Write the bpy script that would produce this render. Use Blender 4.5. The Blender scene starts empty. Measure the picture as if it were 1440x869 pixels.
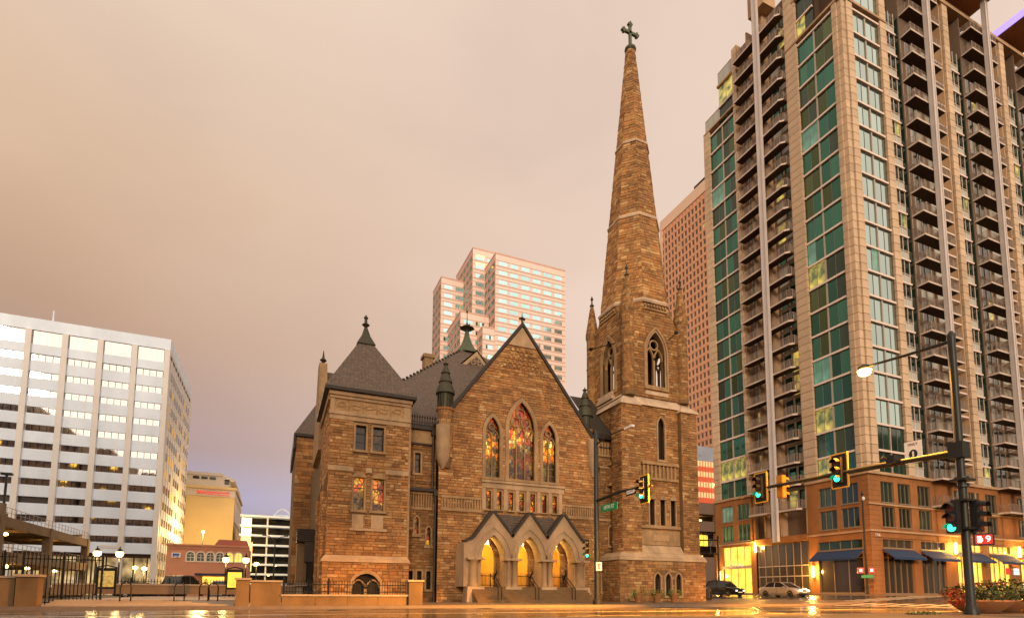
import bpy, bmesh, math, random
from mathutils import Vector, Matrix
from mathutils.geometry import tessellate_polygon
RAD = math.radians
random.seed(7)
SC = bpy.context.scene
COL = SC.collection

# ------------------------------------------------------------------ camera
cam_d = bpy.data.cameras.new('camera')
cam = bpy.data.objects.new('camera', cam_d)
COL.objects.link(cam)
SC.camera = cam
cam_d.sensor_width = 36.0
cam_d.lens = 781.0 * 36 / 1440
cam_d.shift_y = (757.26 - 434.5) / 1440
cam_d.clip_start = 0.1
cam_d.clip_end = 6000
_t, _y, _r = .0976153, .402370, .00539
fw = Vector((math.sin(_y) * math.cos(_t), math.cos(_y) * math.cos(_t), math.sin(_t)))
rt = Vector((math.cos(_y), -math.sin(_y), 0))
up = rt.cross(fw)
r2 = rt * math.cos(_r) + up * math.sin(_r)
u2 = -rt * math.sin(_r) + up * math.cos(_r)
M = Matrix((r2, u2, -fw)).transposed().to_4x4()
M.translation = Vector((0, 0, .75))
cam.matrix_world = M

# ------------------------------------------------------------------ view
SC.view_settings.view_transform = 'Standard'
SC.view_settings.look = 'None'
SC.view_settings.gamma = 1
SC.view_settings.exposure = 0.3
SC.cycles.max_bounces = 6
SC.cycles.diffuse_bounces = 3
SC.cycles.glossy_bounces = 3
SC.cycles.transmission_bounces = 3
SC.cycles.sample_clamp_indirect = 4
SC.cycles.caustics_reflective = False
SC.cycles.caustics_refractive = False
SC.cycles.use_denoising = True

# ------------------------------------------------------------------ world: dusk sky under a sheet of warm lit cloud
W = bpy.data.worlds.new('World')
SC.world = W
W.use_nodes = True
nt = W.node_tree
nt.nodes.clear()
def N(t, kind, **kw):
    n = t.nodes.new(kind)
    for k, v in kw.items():
        setattr(n, k, v)
    return n
def ramp(t, stops, interp='EASE'):
    n = t.nodes.new('ShaderNodeValToRGB')
    cr = n.color_ramp
    cr.interpolation = interp
    while len(cr.elements) < len(stops):
        cr.elements.new(0.5)
    for e, (p, c) in zip(cr.elements, stops):
        e.position = p
        e.color = (c[0], c[1], c[2], 1) if hasattr(c, '__len__') else (c, c, c, 1)
    return n
SUN_AZ, SUN_EL = RAD(205), RAD(14)      # low in the south-west, behind the camera
out = N(nt, 'ShaderNodeOutputWorld')
sky = N(nt, 'ShaderNodeTexSky', sky_type='NISHITA', sun_disc=False, sun_elevation=SUN_EL, sun_rotation=SUN_AZ)
sky.dust_density = 3
bg_sky = N(nt, 'ShaderNodeBackground')
bg_sky.inputs[1].default_value = 0.06
bg_cl = N(nt, 'ShaderNodeBackground')
bg_cl.inputs[1].default_value = 1.0
mixs = N(nt, 'ShaderNodeMixShader')
tc = N(nt, 'ShaderNodeTexCoord')
sep = N(nt, 'ShaderNodeSeparateXYZ')
nt.links.new(tc.outputs['Generated'], sep.inputs[0])
# cloud colour by height above the horizon
el = ramp(nt, [(0.0, (.25, .23, .30)), (0.06, (.235, .19, .235)), (0.15, (.30, .285, .42)), (0.22, (.33, .235, .235)), (0.38, (.45, .29, .20)), (0.56, (.60, .42, .295)), (0.74, (.70, .54, .42)), (1.0, (.72, .56, .45))], 'LINEAR')
nt.links.new(sep.outputs['Z'], el.inputs[0])
# brighter towards the east (+x) of the view and towards the sunset behind the camera (-y)
ex = N(nt, 'ShaderNodeMapRange'); ex.interpolation_type = 'SMOOTHSTEP'
ex.inputs['From Min'].default_value = -.35; ex.inputs['From Max'].default_value = .7
ex.inputs['To Min'].default_value = .0; ex.inputs['To Max'].default_value = 1
nt.links.new(sep.outputs['X'], ex.inputs[0])
sy = N(nt, 'ShaderNodeMapRange'); sy.interpolation_type = 'SMOOTHSTEP'
sy.inputs['From Min'].default_value = .5; sy.inputs['From Max'].default_value = -.8
sy.inputs['To Min'].default_value = 0; sy.inputs['To Max'].default_value = 1
nt.links.new(sep.outputs['Y'], sy.inputs[0])
mxe = N(nt, 'ShaderNodeMix', data_type='RGBA')
mxe.inputs['B'].default_value = (.70, .535, .44, 1)
nt.links.new(ex.outputs[0], mxe.inputs['Factor'])
nt.links.new(el.outputs[0], mxe.inputs['A'])
mxs = N(nt, 'ShaderNodeMix', data_type='RGBA')
mxs.inputs['B'].default_value = (1.25, .98, .76, 1)
nt.links.new(sy.outputs[0], mxs.inputs['Factor'])
nt.links.new(mxe.outputs['Result'], mxs.inputs['A'])
# soft cloud structure
mp = N(nt, 'ShaderNodeMapping'); mp.inputs['Scale'].default_value = (1.0, 1.0, 2.2)
nt.links.new(tc.outputs['Generated'], mp.inputs[0])
nz = N(nt, 'ShaderNodeTexNoise'); nz.inputs['Scale'].default_value = 1.6; nz.inputs['Detail'].default_value = 5
nz.inputs['Roughness'].default_value = .45; nz.inputs['Distortion'].default_value = .5
nt.links.new(mp.outputs[0], nz.inputs['Vector'])
cv = ramp(nt, [(0.3, (.93, .92, .93)), (0.5, (.99, .99, .99)), (0.72, (1.04, 1.05, 1.07))])
nt.links.new(nz.outputs[0], cv.inputs[0])
mm = N(nt, 'ShaderNodeMix', data_type='RGBA', blend_type='MULTIPLY'); mm.inputs['Factor'].default_value = 1
nt.links.new(mxs.outputs['Result'], mm.inputs['A']); nt.links.new(cv.outputs[0], mm.inputs['B'])
nt.links.new(mm.outputs['Result'], bg_cl.inputs[0])
nt.links.new(sky.outputs[0], bg_sky.inputs[0])
cov = ramp(nt, [(0.25, .93), (0.6, .99)])
nt.links.new(nz.outputs[0], cov.inputs[0])
nt.links.new(cov.outputs[0], mixs.inputs[0])
nt.links.new(bg_sky.outputs[0], mixs.inputs[1]); nt.links.new(bg_cl.outputs[0], mixs.inputs[2])
nt.links.new(mixs.outputs[0], out.inputs[0])

# ------------------------------------------------------------------ sun: veiled, warm, behind the camera
sd = bpy.data.lights.new('sun', 'SUN')
sd.energy = 1.5
sd.angle = RAD(14)
sd.color = (1, .78, .56)
sun = bpy.data.objects.new('sun', sd)
COL.objects.link(sun)
sdir = Vector((math.sin(SUN_AZ) * math.cos(SUN_EL), math.cos(SUN_AZ) * math.cos(SUN_EL), math.sin(SUN_EL)))
sun.rotation_euler = sdir.to_track_quat('Z', 'Y').to_euler()

# ------------------------------------------------------------------ helpers
def link(o, parent=None):
    COL.objects.link(o)
    if parent is not None:
        o.parent = parent
    return o
def tag(o, label=None, cat=None, group=None, kind=None):
    if label: o['label'] = label
    if cat: o['category'] = cat
    if group: o['group'] = group
    if kind: o['kind'] = kind
    return o
def thing(name, label, cat, loc=(0, 0, 0), rz=0, group=None):
    o = bpy.data.objects.new(name, None)
    o.empty_display_size = .3
    o.location = loc
    o.rotation_euler = (0, 0, rz)
    return tag(link(o), label, cat, group)
def copy_tree(o, parent=None):
    c = o.copy()
    link(c, parent)
    for ch in list(o.children):
        copy_tree(ch, c)
    return c
def inst(o, parent, loc=None, rz=None, name=None):
    """copy of one part (and what hangs on it), placed"""
    c = copy_tree(o, parent)
    if loc is not None: c.location = loc
    if rz is not None: c.rotation_euler = (0, 0, rz)
    return c

class MB:
    """collects faces; build() links them as one mesh object"""
    def __init__(s):
        s.v = []; s.f = []; s.c = []; s.m = []; s.cuts = []
    def face(s, pts, col=None, mi=0):
        n = len(s.v)
        s.v += [tuple(p) for p in pts]
        s.f.append(tuple(range(n, n + len(pts))))
        s.c.append(col); s.m.append(mi)
    def poly(s, vs, fs, col=None, mi=0):
        n = len(s.v)
        s.cuts.append((n, len(s.f)))
        s.v += [tuple(p) for p in vs]
        for f in fs:
            s.f.append(tuple(i + n for i in f)); s.c.append(col); s.m.append(mi)
        return s
    def box(s, x0, x1, y0, y1, z0, z1, col=None, mi=0):
        if x0 > x1: x0, x1 = x1, x0
        if y0 > y1: y0, y1 = y1, y0
        if z0 > z1: z0, z1 = z1, z0
        return s.poly([(x0,y0,z0),(x1,y0,z0),(x1,y1,z0),(x0,y1,z0),(x0,y0,z1),(x1,y0,z1),(x1,y1,z1),(x0,y1,z1)],
               [(3,2,1,0),(4,5,6,7),(0,1,5,4),(1,2,6,5),(2,3,7,6),(3,0,4,7)], col, mi)
    def frust(s, b, z0, t, z1, col=None, mi=0):
        """b, t = (x0,x1,y0,y1) rectangles at z0 and z1"""
        return s.poly([(b[0],b[2],z0),(b[1],b[2],z0),(b[1],b[3],z0),(b[0],b[3],z0),(t[0],t[2],z1),(t[1],t[2],z1),(t[1],t[3],z1),(t[0],t[3],z1)],
               [(3,2,1,0),(4,5,6,7),(0,1,5,4),(1,2,6,5),(2,3,7,6),(3,0,4,7)], col, mi)
    def lathe(s, cx, cy, prof, n=16, rot=0, col=None, mi=0, cap=True):
        """prof = [(r, z) ...] from bottom to top"""
        vs = []; fs = []
        for r, z in prof:
            for i in range(n):
                a = 2 * math.pi * (i + rot) / n
                vs.append((cx + r * math.cos(a), cy + r * math.sin(a), z))
        for k in range(len(prof) - 1):
            for i in range(n):
                j = (i + 1) % n
                fs.append((k*n+i, k*n+j, (k+1)*n+j, (k+1)*n+i))
        if cap:
            fs.append(tuple(reversed(range(n))))
            fs.append(tuple(range((len(prof)-1)*n, len(prof)*n)))
        return s.poly(vs, fs, col, mi)
    def tube(s, pts, r, n=8, col=None, mi=0):
        """round bar along points; r a number or one radius a point"""
        pts = [Vector(p) for p in pts]
        rs = r if hasattr(r, '__len__') else [r] * len(pts)
        vs = []; fs = []
        for k, p in enumerate(pts):
            d = (pts[min(k+1, len(pts)-1)] - pts[max(k-1, 0)]).normalized()
            a = d.cross(Vector((0, 0, 1)))
            if a.length < .1: a = d.cross(Vector((1, 0, 0)))
            a.normalize(); b = a.cross(d)
            for i in range(n):
                t = 2 * math.pi * i / n
                vs.append(p + (a * math.cos(t) + b * math.sin(t)) * rs[k])
        for k in range(len(pts) - 1):
            for i in range(n):
                j = (i + 1) % n
                fs.append((k*n+i, (k+1)*n+i, (k+1)*n+j, k*n+j))
        fs.append(tuple(range(n))); fs.append(tuple(reversed(range((len(pts)-1)*n, len(pts)*n))))
        return s.poly(vs, fs, col, mi)
    def build(s, name, mat, parent=None, smooth=False, loc=None, rz=0):
        me = bpy.data.meshes.new(name)
        me.from_pydata(s.v, [], s.f)
        mats = mat if isinstance(mat, (list, tuple)) else [mat]
        for m in mats: me.materials.append(m)
        if any(s.m): me.polygons.foreach_set('material_index', s.m)
        if any(c is not None for c in s.c):
            at = me.color_attributes.new('tint', 'FLOAT_COLOR', 'CORNER')
            buf = []
            for p, c in zip(me.polygons, s.c):
                c = c or (.3, .2, .12)
                buf += [c[0], c[1], c[2], 1.0] * p.loop_total
            at.data.foreach_set('color', buf)
        if smooth:
            me.polygons.foreach_set('use_smooth', [True] * len(me.polygons))
            me.set_sharp_from_angle(angle=RAD(40))
        me.update()
        o = bpy.data.objects.new(name, me)
        if loc is not None: o.location = loc
        o.rotation_euler = (0, 0, rz)
        return link(o, parent)

def pieces(mb):
    """one MB for each shape that was added"""
    cuts = mb.cuts + [(len(mb.v), len(mb.f))]; res = []
    for (v0, f0), (v1, f1) in zip(cuts[:-1], cuts[1:]):
        q = MB(); q.v = mb.v[v0:v1]; q.f = [tuple(i - v0 for i in f) for f in mb.f[f0:f1]]; q.c = mb.c[f0:f1]; q.m = mb.m[f0:f1]
        res.append(q)
    return res

class Frame:
    """a wall plane: u along, v up (or up the slope), n outward"""
    def __init__(s, o, u, v=(0, 0, 1), n=None):
        s.o = Vector(o); s.u = Vector(u).normalized(); s.v = Vector(v).normalized()
        s.n = Vector(n).normalized() if n else s.u.cross(s.v).normalized()
    def p(s, u, v, d=0):
        return s.o + s.u * u + s.v * v + s.n * d
def FA(y, x0=0, z0=0):      # faces the camera street (-y); u = world x, v = world z
    return Frame((x0, y, z0), (1, 0, 0), (0, 0, 1), (0, -1, 0))
def FL_(x, y0=0, z0=0):     # faces -x; u = world y
    return Frame((x, y0, z0), (0, 1, 0), (0, 0, 1), (-1, 0, 0))

def fpoly(mb, fr, pts, d=0, col=None, mi=0):
    mb.face([fr.p(u, v, d) for u, v in pts], col, mi)
def fbox(mb, fr, u0, u1, v0, v1, d0, d1, col=None, mi=0):
    P = [fr.p(u, v, d) for d in (d0, d1) for (u, v) in ((u0, v0), (u1, v0), (u1, v1), (u0, v1))]
    mb.poly(P, [(0,3,2,1),(4,5,6,7),(0,1,5,4),(1,2,6,5),(2,3,7,6),(3,0,4,7)], col, mi)
def fprism(mb, fr, pts, d0, d1, col=None, mi=0):
    n = len(pts)
    P = [fr.p(u, v, d) for d in (d0, d1) for (u, v) in pts]
    fs = [tuple(reversed(range(n))), tuple(range(n, 2*n))] + [(i, (i+1) % n, n+(i+1) % n, n+i) for i in range(n)]
    mb.poly(P, fs, col, mi)
def fring(mb, fr, inner, outer, d0, d1, col=None, mi=0, close=True):
    """band between two outlines with the same number of points"""
    n = len(inner)
    P = [fr.p(*q, d) for d in (d0, d1) for L in (inner, outer) for q in L]
    fs = []
    for i in range(n if close else n - 1):
        j = (i + 1) % n
        fs += [(2*n+i, 2*n+j, 3*n+j, 3*n+i), (i, j, 2*n+j, 2*n+i), (n+j, n+i, 3*n+i, 3*n+j)]
    mb.poly(P, fs, col, mi)
def holewall(mb, fr, outer, holes, depth=.35, col=None, mi=0, side=0.0):
    """flat wall sheet with openings, each opening with reveals going in by depth"""
    loops = [outer] + holes
    tri = tessellate_polygon([[Vector((u, v, 0)) for u, v in L] for L in loops])
    flat = [q for L in loops for q in L]
    mb.poly([fr.p(u, v) for u, v in flat], [tuple(t) for t in tri], col, mi)
    for L in holes:
        n = len(L)
        for i in range(n):
            a, b = L[i], L[(i+1) % n]
            mb.face([fr.p(*a), fr.p(*a, -depth), fr.p(*b, -depth), fr.p(*b)], col, mi)
def arch(u0, u1, v0, vs, va, n=7):
    """pointed arch outline, counter-clockwise from lower left"""
    c = (u0 + u1) / 2; h = (u1 - u0) / 2; H = va - vs
    R = (h*h + H*H) / (2*h)
    pts = [(u0, v0), (u1, v0), (u1, vs)]
    a1 = math.atan2(H, R - h) if R > h else math.pi/2
    a1 = math.asin(min(1, H / R)) if R >= H else math.pi/2
    for i in range(1, n + 1):
        a = a1 * i / n
        pts.append((u1 - R + R * math.cos(a), vs + R * math.sin(a)))
    pts[-1] = (c, va)
    for i in range(n - 1, -1, -1):
        a = a1 * i / n
        pts.append((u0 + R - R * math.cos(a), vs + R * math.sin(a)))
    return pts
def rect(u0, u1, v0, v1):
    return [(u0, v0), (u1, v0), (u1, v1), (u0, v1)]
def grow(pts, k):
    """push an outline outwards by k"""
    n = len(pts); res = []
    for i in range(n):
        p0, p1, p2 = Vector(pts[i-1]), Vector(pts[i]), Vector(pts[(i+1) % n])
        a = (p1 - p0); b = (p2 - p1)
        na = Vector((a.y, -a.x)).normalized(); nb = Vector((b.y, -b.x)).normalized()
        m = na + nb
        if m.length < 1e-6: m = na
        m = m / max(.35, m.dot(na))
        res.append((p1.x + m.x * k, p1.y + m.y * k))
    return res
def scan(poly, v):
    xs = []
    n = len(poly)
    for i in range(n):
        (a, b), (c, d) = poly[i], poly[(i+1) % n]
        if (b <= v < d) or (d <= v < b):
            xs.append(a + (c - a) * (v - b) / (d - b))
    xs.sort()
    return xs

STONE_BIG = []      # (size, face pieces) candidates for single objects
def stone_tone(rng, base):
    k = rng.random()
    if k < .12: c = (.24, .12, .045)
    elif k < .34: c = (.41, .23, .09)
    elif k < .44: c = (.50, .32, .15)
    elif k < .60: c = (.38, .18, .062)
    elif k < .70: c = (.30, .16, .07)
    else: c = (.35, .185, .068)
    g = rng.uniform(.82, 1.14)
    return (base[0] * c[0] * g, base[1] * c[1] * g * 1.03, base[2] * c[2] * g)
def lay(fr, outer, holes, h=(.13, .23), w=(.2, .62), base=(1, 1, 1), seed=1, joint=.016, out=(.012, .055), sink=None):
    """courses of rough stones over a wall sheet; returns [(area, quad corners, colour)]"""
    rng = random.Random(seed)
    vmin = min(q[1] for q in outer); vmax = max(q[1] for q in outer)
    v = vmin; res = []
    while v < vmax - .05:
        hh = rng.uniform(*h)
        v1 = v + hh
        if vmax - v1 < h[0] * .6: v1 = vmax
        e = 1e-3
        A = scan(outer, v + e); B = scan(outer, min(v1, vmax) - e)
        if len(A) < 2 and len(B) < 2: v = v1; continue
        if len(A) != len(B):
            A = B = (A if len(A) < len(B) else B)
        segs = [(A[i], A[i+1], B[i], B[i+1]) for i in range(0, len(A) - 1, 2)]
        for H in holes:
            cut = []
            lo, hi = 1e9, -1e9
            for vv in (v + e, (v + v1) / 2, v1 - e):
                X = scan(H, vv)
                if X: lo = min(lo, X[0]); hi = max(hi, X[-1])
            for q in H:
                if v < q[1] < v1: lo = min(lo, q[0]); hi = max(hi, q[0])
            if hi < lo: continue
            for (a0, a1, b0, b1) in segs:
                if hi <= min(a0, b0) or lo >= max(a1, b1): cut.append((a0, a1, b0, b1)); continue
                if lo > max(a0, b0) + .03: cut.append((a0, lo, b0, lo))
                if hi < min(a1, b1) - .03: cut.append((hi, a1, hi, b1))
            segs = cut
        for (a0, a1, b0, b1) in segs:
            L = ((a1 - a0) + (b1 - b0)) / 2
            if L < .04: continue
            ts = [0.0]; pos = rng.uniform(w[0] * .5, w[1])
            while pos < L - w[0] * .5:
                ts.append(pos / L); pos += rng.uniform(*w)
            ts.append(1.0)
            for t0, t1 in zip(ts[:-1], ts[1:]):
                q = [(a0 + (a1-a0)*t0, v), (a0 + (a1-a0)*t1, v), (b0 + (b1-b0)*t1, v1), (b0 + (b1-b0)*t0, v1)]
                res.append(((t1 - t0) * L * (v1 - v), q, stone_tone(rng, base), rng.uniform(*out), joint, fr))
        v = v1
    return res
def stone_mesh(mb, st):
    _, q, c, d, j, fr = st
    cu = sum(a[0] for a in q) / 4; cvv = sum(a[1] for a in q) / 4
    def inset(a, k):
        du, dv = cu - a[0], cvv - a[1]
        return (a[0] + (k if du > 0 else -k) * min(1, abs(du) / (k + 1e-6)), a[1] + (k if dv > 0 else -k) * min(1, abs(dv) / (k + 1e-6)))
    b = [inset(a, j / 2) for a in q]
    t = [inset(a, j / 2 + .018) for a in q]
    P = [fr.p(*a, .0) for a in b] + [fr.p(*a, d) for a in t]
    mb.poly(P, [(4,5,6,7),(0,1,5,4),(1,2,6,5),(2,3,7,6),(3,0,4,7)], c)
def clad(stones, parent, single=0):
    """the largest stones become parts, the rest one joined part"""
    stones = sorted(stones, key=lambda s: -s[0])
    for st in stones[:single]:
        mb = MB(); stone_mesh(mb, st); mb.build('stone', MAT['stone'], parent)
    mb = MB()
    for st in stones[single:]: stone_mesh(mb, st)
    if mb.v: tag(mb.build('stone_courses', MAT['stone'], parent), kind='stuff')

# ------------------------------------------------------------------ materials
MAT = {}
def mat(name, col, rough=.8, metal=0, spec=.5, noise=None, bump=None, attr=None, emit=None, coat=0, stain=None):
    """noise=(scale, amount), bump=(scale, strength)"""
    m = bpy.data.materials.new(name)
    m.use_nodes = True
    t = m.node_tree
    b = t.nodes['Principled BSDF']
    b.inputs['Roughness'].default_value = rough
    b.inputs['Metallic'].default_value = metal
    b.inputs['Specular IOR Level'].default_value = spec
    b.inputs['Coat Weight'].default_value = coat
    b.inputs['Base Color'].default_value = (*col, 1)
    src = None
    co = N(t, 'ShaderNodeTexCoord')
    if attr:
        a = N(t, 'ShaderNodeAttribute', attribute_name='tint'); src = a.outputs['Color']
    if noise:
        nz = N(t, 'ShaderNodeTexNoise'); nz.inputs['Scale'].default_value = noise[0]; nz.inputs['Detail'].default_value = 6
        nz.inputs['Roughness'].default_value = .65
        t.links.new(co.outputs['Object'], nz.inputs['Vector'])
        r = ramp(t, [(.28, 1 - noise[1]), (.72, 1 + noise[1])], 'LINEAR')
        t.links.new(nz.outputs[0], r.inputs[0])
        mx = N(t, 'ShaderNodeMix', data_type='RGBA', blend_type='MULTIPLY'); mx.inputs['Factor'].default_value = 1
        if src is None: mx.inputs['A'].default_value = (*col, 1)
        else: t.links.new(src, mx.inputs['A'])
        t.links.new(r.outputs[0], mx.inputs['B'])
        src = mx.outputs['Result']
    if stain:       # broad soot and damp patches
        ns = N(t, 'ShaderNodeTexNoise'); ns.inputs['Scale'].default_value = stain[0]; ns.inputs['Detail'].default_value = 5; ns.inputs['Roughness'].default_value = .6
        mps = N(t, 'ShaderNodeMapping'); mps.inputs['Scale'].default_value = (1, 1, .35)
        t.links.new(co.outputs['Object'], mps.inputs[0]); t.links.new(mps.outputs[0], ns.inputs['Vector'])
        r = ramp(t, [(.36, 1 - stain[1]), (.6, 1.04)], 'LINEAR'); t.links.new(ns.outputs[0], r.inputs[0])
        mx = N(t, 'ShaderNodeMix', data_type='RGBA', blend_type='MULTIPLY'); mx.inputs['Factor'].default_value = 1
        if src is None: mx.inputs['A'].default_value = (*col, 1)
        else: t.links.new(src, mx.inputs['A'])
        t.links.new(r.outputs[0], mx.inputs['B']); src = mx.outputs['Result']
    if src is not None: t.links.new(src, b.inputs['Base Color'])
    if bump:
        nb = N(t, 'ShaderNodeTexNoise'); nb.inputs['Scale'].default_value = bump[0]; nb.inputs['Detail'].default_value = 4
        t.links.new(co.outputs['Object'], nb.inputs['Vector'])
        bp = N(t, 'ShaderNodeBump'); bp.inputs['Strength'].default_value = bump[1]; bp.inputs['Distance'].default_value = .05
        t.links.new(nb.outputs[0], bp.inputs['Height']); t.links.new(bp.outputs[0], b.inputs['Normal'])
    if emit:
        b.inputs['Emission Color'].default_value = (*emit[0], 1)
        b.inputs['Emission Strength'].default_value = emit[1]
    MAT[name] = m
    return m
mat('stone', (.35, .22, .12), .85, noise=(3.5, .25), bump=(9, .5), attr=True, stain=(.35, .34))
mat('mortar', (.17, .10, .042), .95, noise=(2, .2))
mat('trim', (.38, .235, .11), .8, noise=(1.6, .2), bump=(12, .2), stain=(.7, .35))
mat('trim_pale', (.46, .31, .175), .8, noise=(1.3, .16), bump=(12, .2), stain=(.7, .32))
mat('trim_light', (.56, .41, .28), .8, noise=(1.3, .16), stain=(.7, .3))
mat('carved', (.40, .25, .12), .85, noise=(6, .3), bump=(7, .9))
mat('copper', (.055, .052, .03), .55, .4, noise=(5, .35))
mat('verdigris', (.09, .11, .06), .6, .3, noise=(8, .4))
mat('gutter', (.03, .022, .018), .5, .3)
mat('black_iron', (.012, .012, .012), .45, .6)
mat('dark_wood', (.03, .018, .01), .6, noise=(3, .3))
mat('belfry_dark', (.012, .01, .008), .9)
mat('steel_pole', (.022, .024, .02), .45, .3, noise=(3, .2))
mat('signal_black', (.01, .01, .01), .5)
mat('signal_yellow', (.45, .19, .015), .5, spec=.3)
mat('backplate_tape', (.75, .38, .03), .6)
mat('white_paint', (.70, .82, .98), .6, noise=(.25, .05), stain=(.2, .10))
mat('off_white', (.68, .67, .66), .6, noise=(.3, .07))
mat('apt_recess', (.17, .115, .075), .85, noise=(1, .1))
mat('apt_stone', (.60, .40, .24), .75, noise=(.7, .13), attr=True, stain=(.25, .2))
mat('mullion_dark', (.20, .20, .17), .5, .3)
mat('apt_panel', (.50, .32, .18), .75, noise=(.8, .12), stain=(.3, .25))
mat('apt_brick', (.34, .135, .036), .75, noise=(1.2, .15), bump=(18, .15), stain=(.3, .25))
mat('apt_fin', (.56, .50, .47), .55, noise=(.5, .08))
mat('apt_spandrel', (.74, .60, .52), .55)
mat('apt_slab', (.30, .20, .135), .8, noise=(1, .1))
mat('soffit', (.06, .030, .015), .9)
mat('apt_frame', (.44, .37, .30), .45, .3)
mat('podium_frame', (.26, .20, .14), .5, .3)
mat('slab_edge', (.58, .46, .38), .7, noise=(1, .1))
mat('railing', (.40, .31, .25), .5, .5)
mat('frosted', (.42, .43, .38), .35, spec=.6)
mat('awning', (.012, .035, .10), .85, noise=(2, .15))
mat('concrete', (.36, .29, .22), .85, noise=(.8, .2), bump=(10, .2))
mat('garage_concrete', (.22, .15, .09), .85, noise=(.7, .2))
mat('pavement', (.14, .105, .075), .35, noise=(.9, .2), bump=(8, .15))
mat('kerb', (.17, .13, .10), .6, noise=(2, .2))
mat('wall_stucco', (.19, .12, .055), .85, noise=(1.1, .15), stain=(.8, .35))
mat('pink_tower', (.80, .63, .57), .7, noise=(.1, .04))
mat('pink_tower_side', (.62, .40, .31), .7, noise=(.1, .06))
mat('tan_tower', (.62, .33, .19), .7, noise=(.12, .06))
mat('tan_trim', (.74, .52, .38), .7)
mat('hotel_cream', (.90, .66, .30), .8, noise=(.15, .04))
mat('hotel_white', (.80, .72, .62), .7)
mat('restaurant', (.55, .26, .17), .85, noise=(.6, .1))
mat('red_roof', (.30, .07, .035), .8, noise=(1, .2))
mat('terracotta', (.30, .13, .05), .8, noise=(3, .2))
mat('soil', (.03, .02, .012), .9)
mat('leaf', (.06, .11, .025), .6, attr=True)
mat('petal', (.5, .02, .02), .7, spec=.2, attr=True)
mat('lobby_plaster', (.74, .38, .055), .8, noise=(.8, .12))
mat('rubber', (.012, .012, .012), .8)
mat('chrome', (.6, .6, .6), .15, 1)
mat('car_silver', (.55, .50, .46), .28, .6, coat=.6)
mat('car_black', (.015, .014, .014), .25, .2, coat=.8)
mat('car_red', (.35, .01, .01), .25, .1, coat=.8)
mat('car_white', (.75, .73, .7), .3, .1, coat=.6)
mat('car_glass', (.015, .015, .016), .08, spec=.8)
mat('sign_green', (.0, .24, .08), .5)
mat('sign_white', (.85, .82, .78), .5)
mat('ink', (.01, .01, .01), .6)
mat('blue_paint', (.03, .09, .5), .6)
mat('bin_metal', (.05, .035, .03), .5, .6)
def glass(name, col, rough, metal=0.0, spec=1.0, wav=.02, tint_rand=.25):
    """coated window glass: dark tint that mirrors the sky, each pane slightly different"""
    m = mat(name, col, rough, metal, spec)
    t = m.node_tree; b = t.nodes['Principled BSDF']
    oi = N(t, 'ShaderNodeObjectInfo')
    r = ramp(t, [(0, 1 - tint_rand), (.5, 1), (1, 1 + tint_rand)], 'LINEAR')
    t.links.new(oi.outputs['Random'], r.inputs[0])
    mx = N(t, 'ShaderNodeMix', data_type='RGBA', blend_type='MULTIPLY'); mx.inputs['Factor'].default_value = 1
    mx.inputs['A'].default_value = (*col, 1); t.links.new(r.outputs[0], mx.inputs['B'])
    t.links.new(mx.outputs['Result'], b.inputs['Base Color'])
    co = N(t, 'ShaderNodeTexCoord'); nb = N(t, 'ShaderNodeTexNoise'); nb.inputs['Scale'].default_value = .5
    t.links.new(co.outputs['Object'], nb.inputs['Vector'])
    bp = N(t, 'ShaderNodeBump'); bp.inputs['Strength'].default_value = wav; bp.inputs['Distance'].default_value = .3
    t.links.new(nb.outputs[0], bp.inputs['Height']); t.links.new(bp.outputs[0], b.inputs['Normal'])
    return m
glass('glass_teal', (.055, .185, .140), .05, .85, tint_rand=.35)
glass('glass_olive', (.085, .12, .055), .06, .8, tint_rand=.35)
glass('glass_dark', (.018, .05, .034), .06, .35, tint_rand=.5)
glass('glass_pale', (.37, .49, .475), .05, .9, tint_rand=.10)
glass('glass_mirror', (.92, .92, .92), .03, 1.0, wav=.015, tint_rand=.03)
glass('glass_blue', (.50, .85, .95), .08, .95, tint_rand=.12)
glass('glass_small', (.05, .042, .034), .12, .25)
mat('leaded_dark', (.02, .016, .012), .3, spec=.3)
def lit(name, col, strength, scale=2.0, contrast=.5, base=(.02, .02, .02)):
    """a lit room behind glass: uneven glow"""
    m = mat(name, base, .12, spec=.8)
    t = m.node_tree; b = t.nodes['Principled BSDF']
    co = N(t, 'ShaderNodeTexCoord'); nz = N(t, 'ShaderNodeTexNoise'); nz.inputs['Scale'].default_value = scale
    nz.inputs['Detail'].default_value = 2
    t.links.new(co.outputs['Object'], nz.inputs['Vector'])
    r = ramp(t, [(.35, tuple(c * (1 - contrast) for c in col)), (.65, col)], 'LINEAR')
    t.links.new(nz.outputs[0], r.inputs[0]); t.links.new(r.outputs[0], b.inputs['Emission Color'])
    b.inputs['Emission Strength'].default_value = strength
    return m
lit('lit_yellow', (1, .66, .10), .6, 1.0, .92, (.05, .16, .11))
lit('lit_teal', (.30, .62, .42), .28, .8, .6, (.05, .15, .11))
lit('lit_shop', (1, .52, .05), 2.2, .8, .45)
lit('lit_porch', (1, .45, .01), 1.25, .6, .25)
lit('lit_white', (1, .66, .28), .7, .35, .85)
lit('lit_cool', (.6, .85, 1), 1.4, 1.4, .6)
lit('panel_lit', (1, .55, .03), 1.6, 3, .35)
lit('panel_map', (.75, .42, .06), .8, 6, .5)
mat('lamp_orange', (1, .6, .2), .5, emit=((1, .50, .12), 40))
mat('lamp_warm', (1, .7, .3), .5, emit=((1, .62, .2), 9))
mat('lamp_sconce', (1, .7, .3), .5, emit=((1, .68, .25), 8))
mat('lamp_white', (1, .9, .7), .5, emit=((1, .66, .26), 3.2))
mat('lens_green', (0, .5, .2), .4, emit=((.02, 1, .42), 6))
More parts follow.
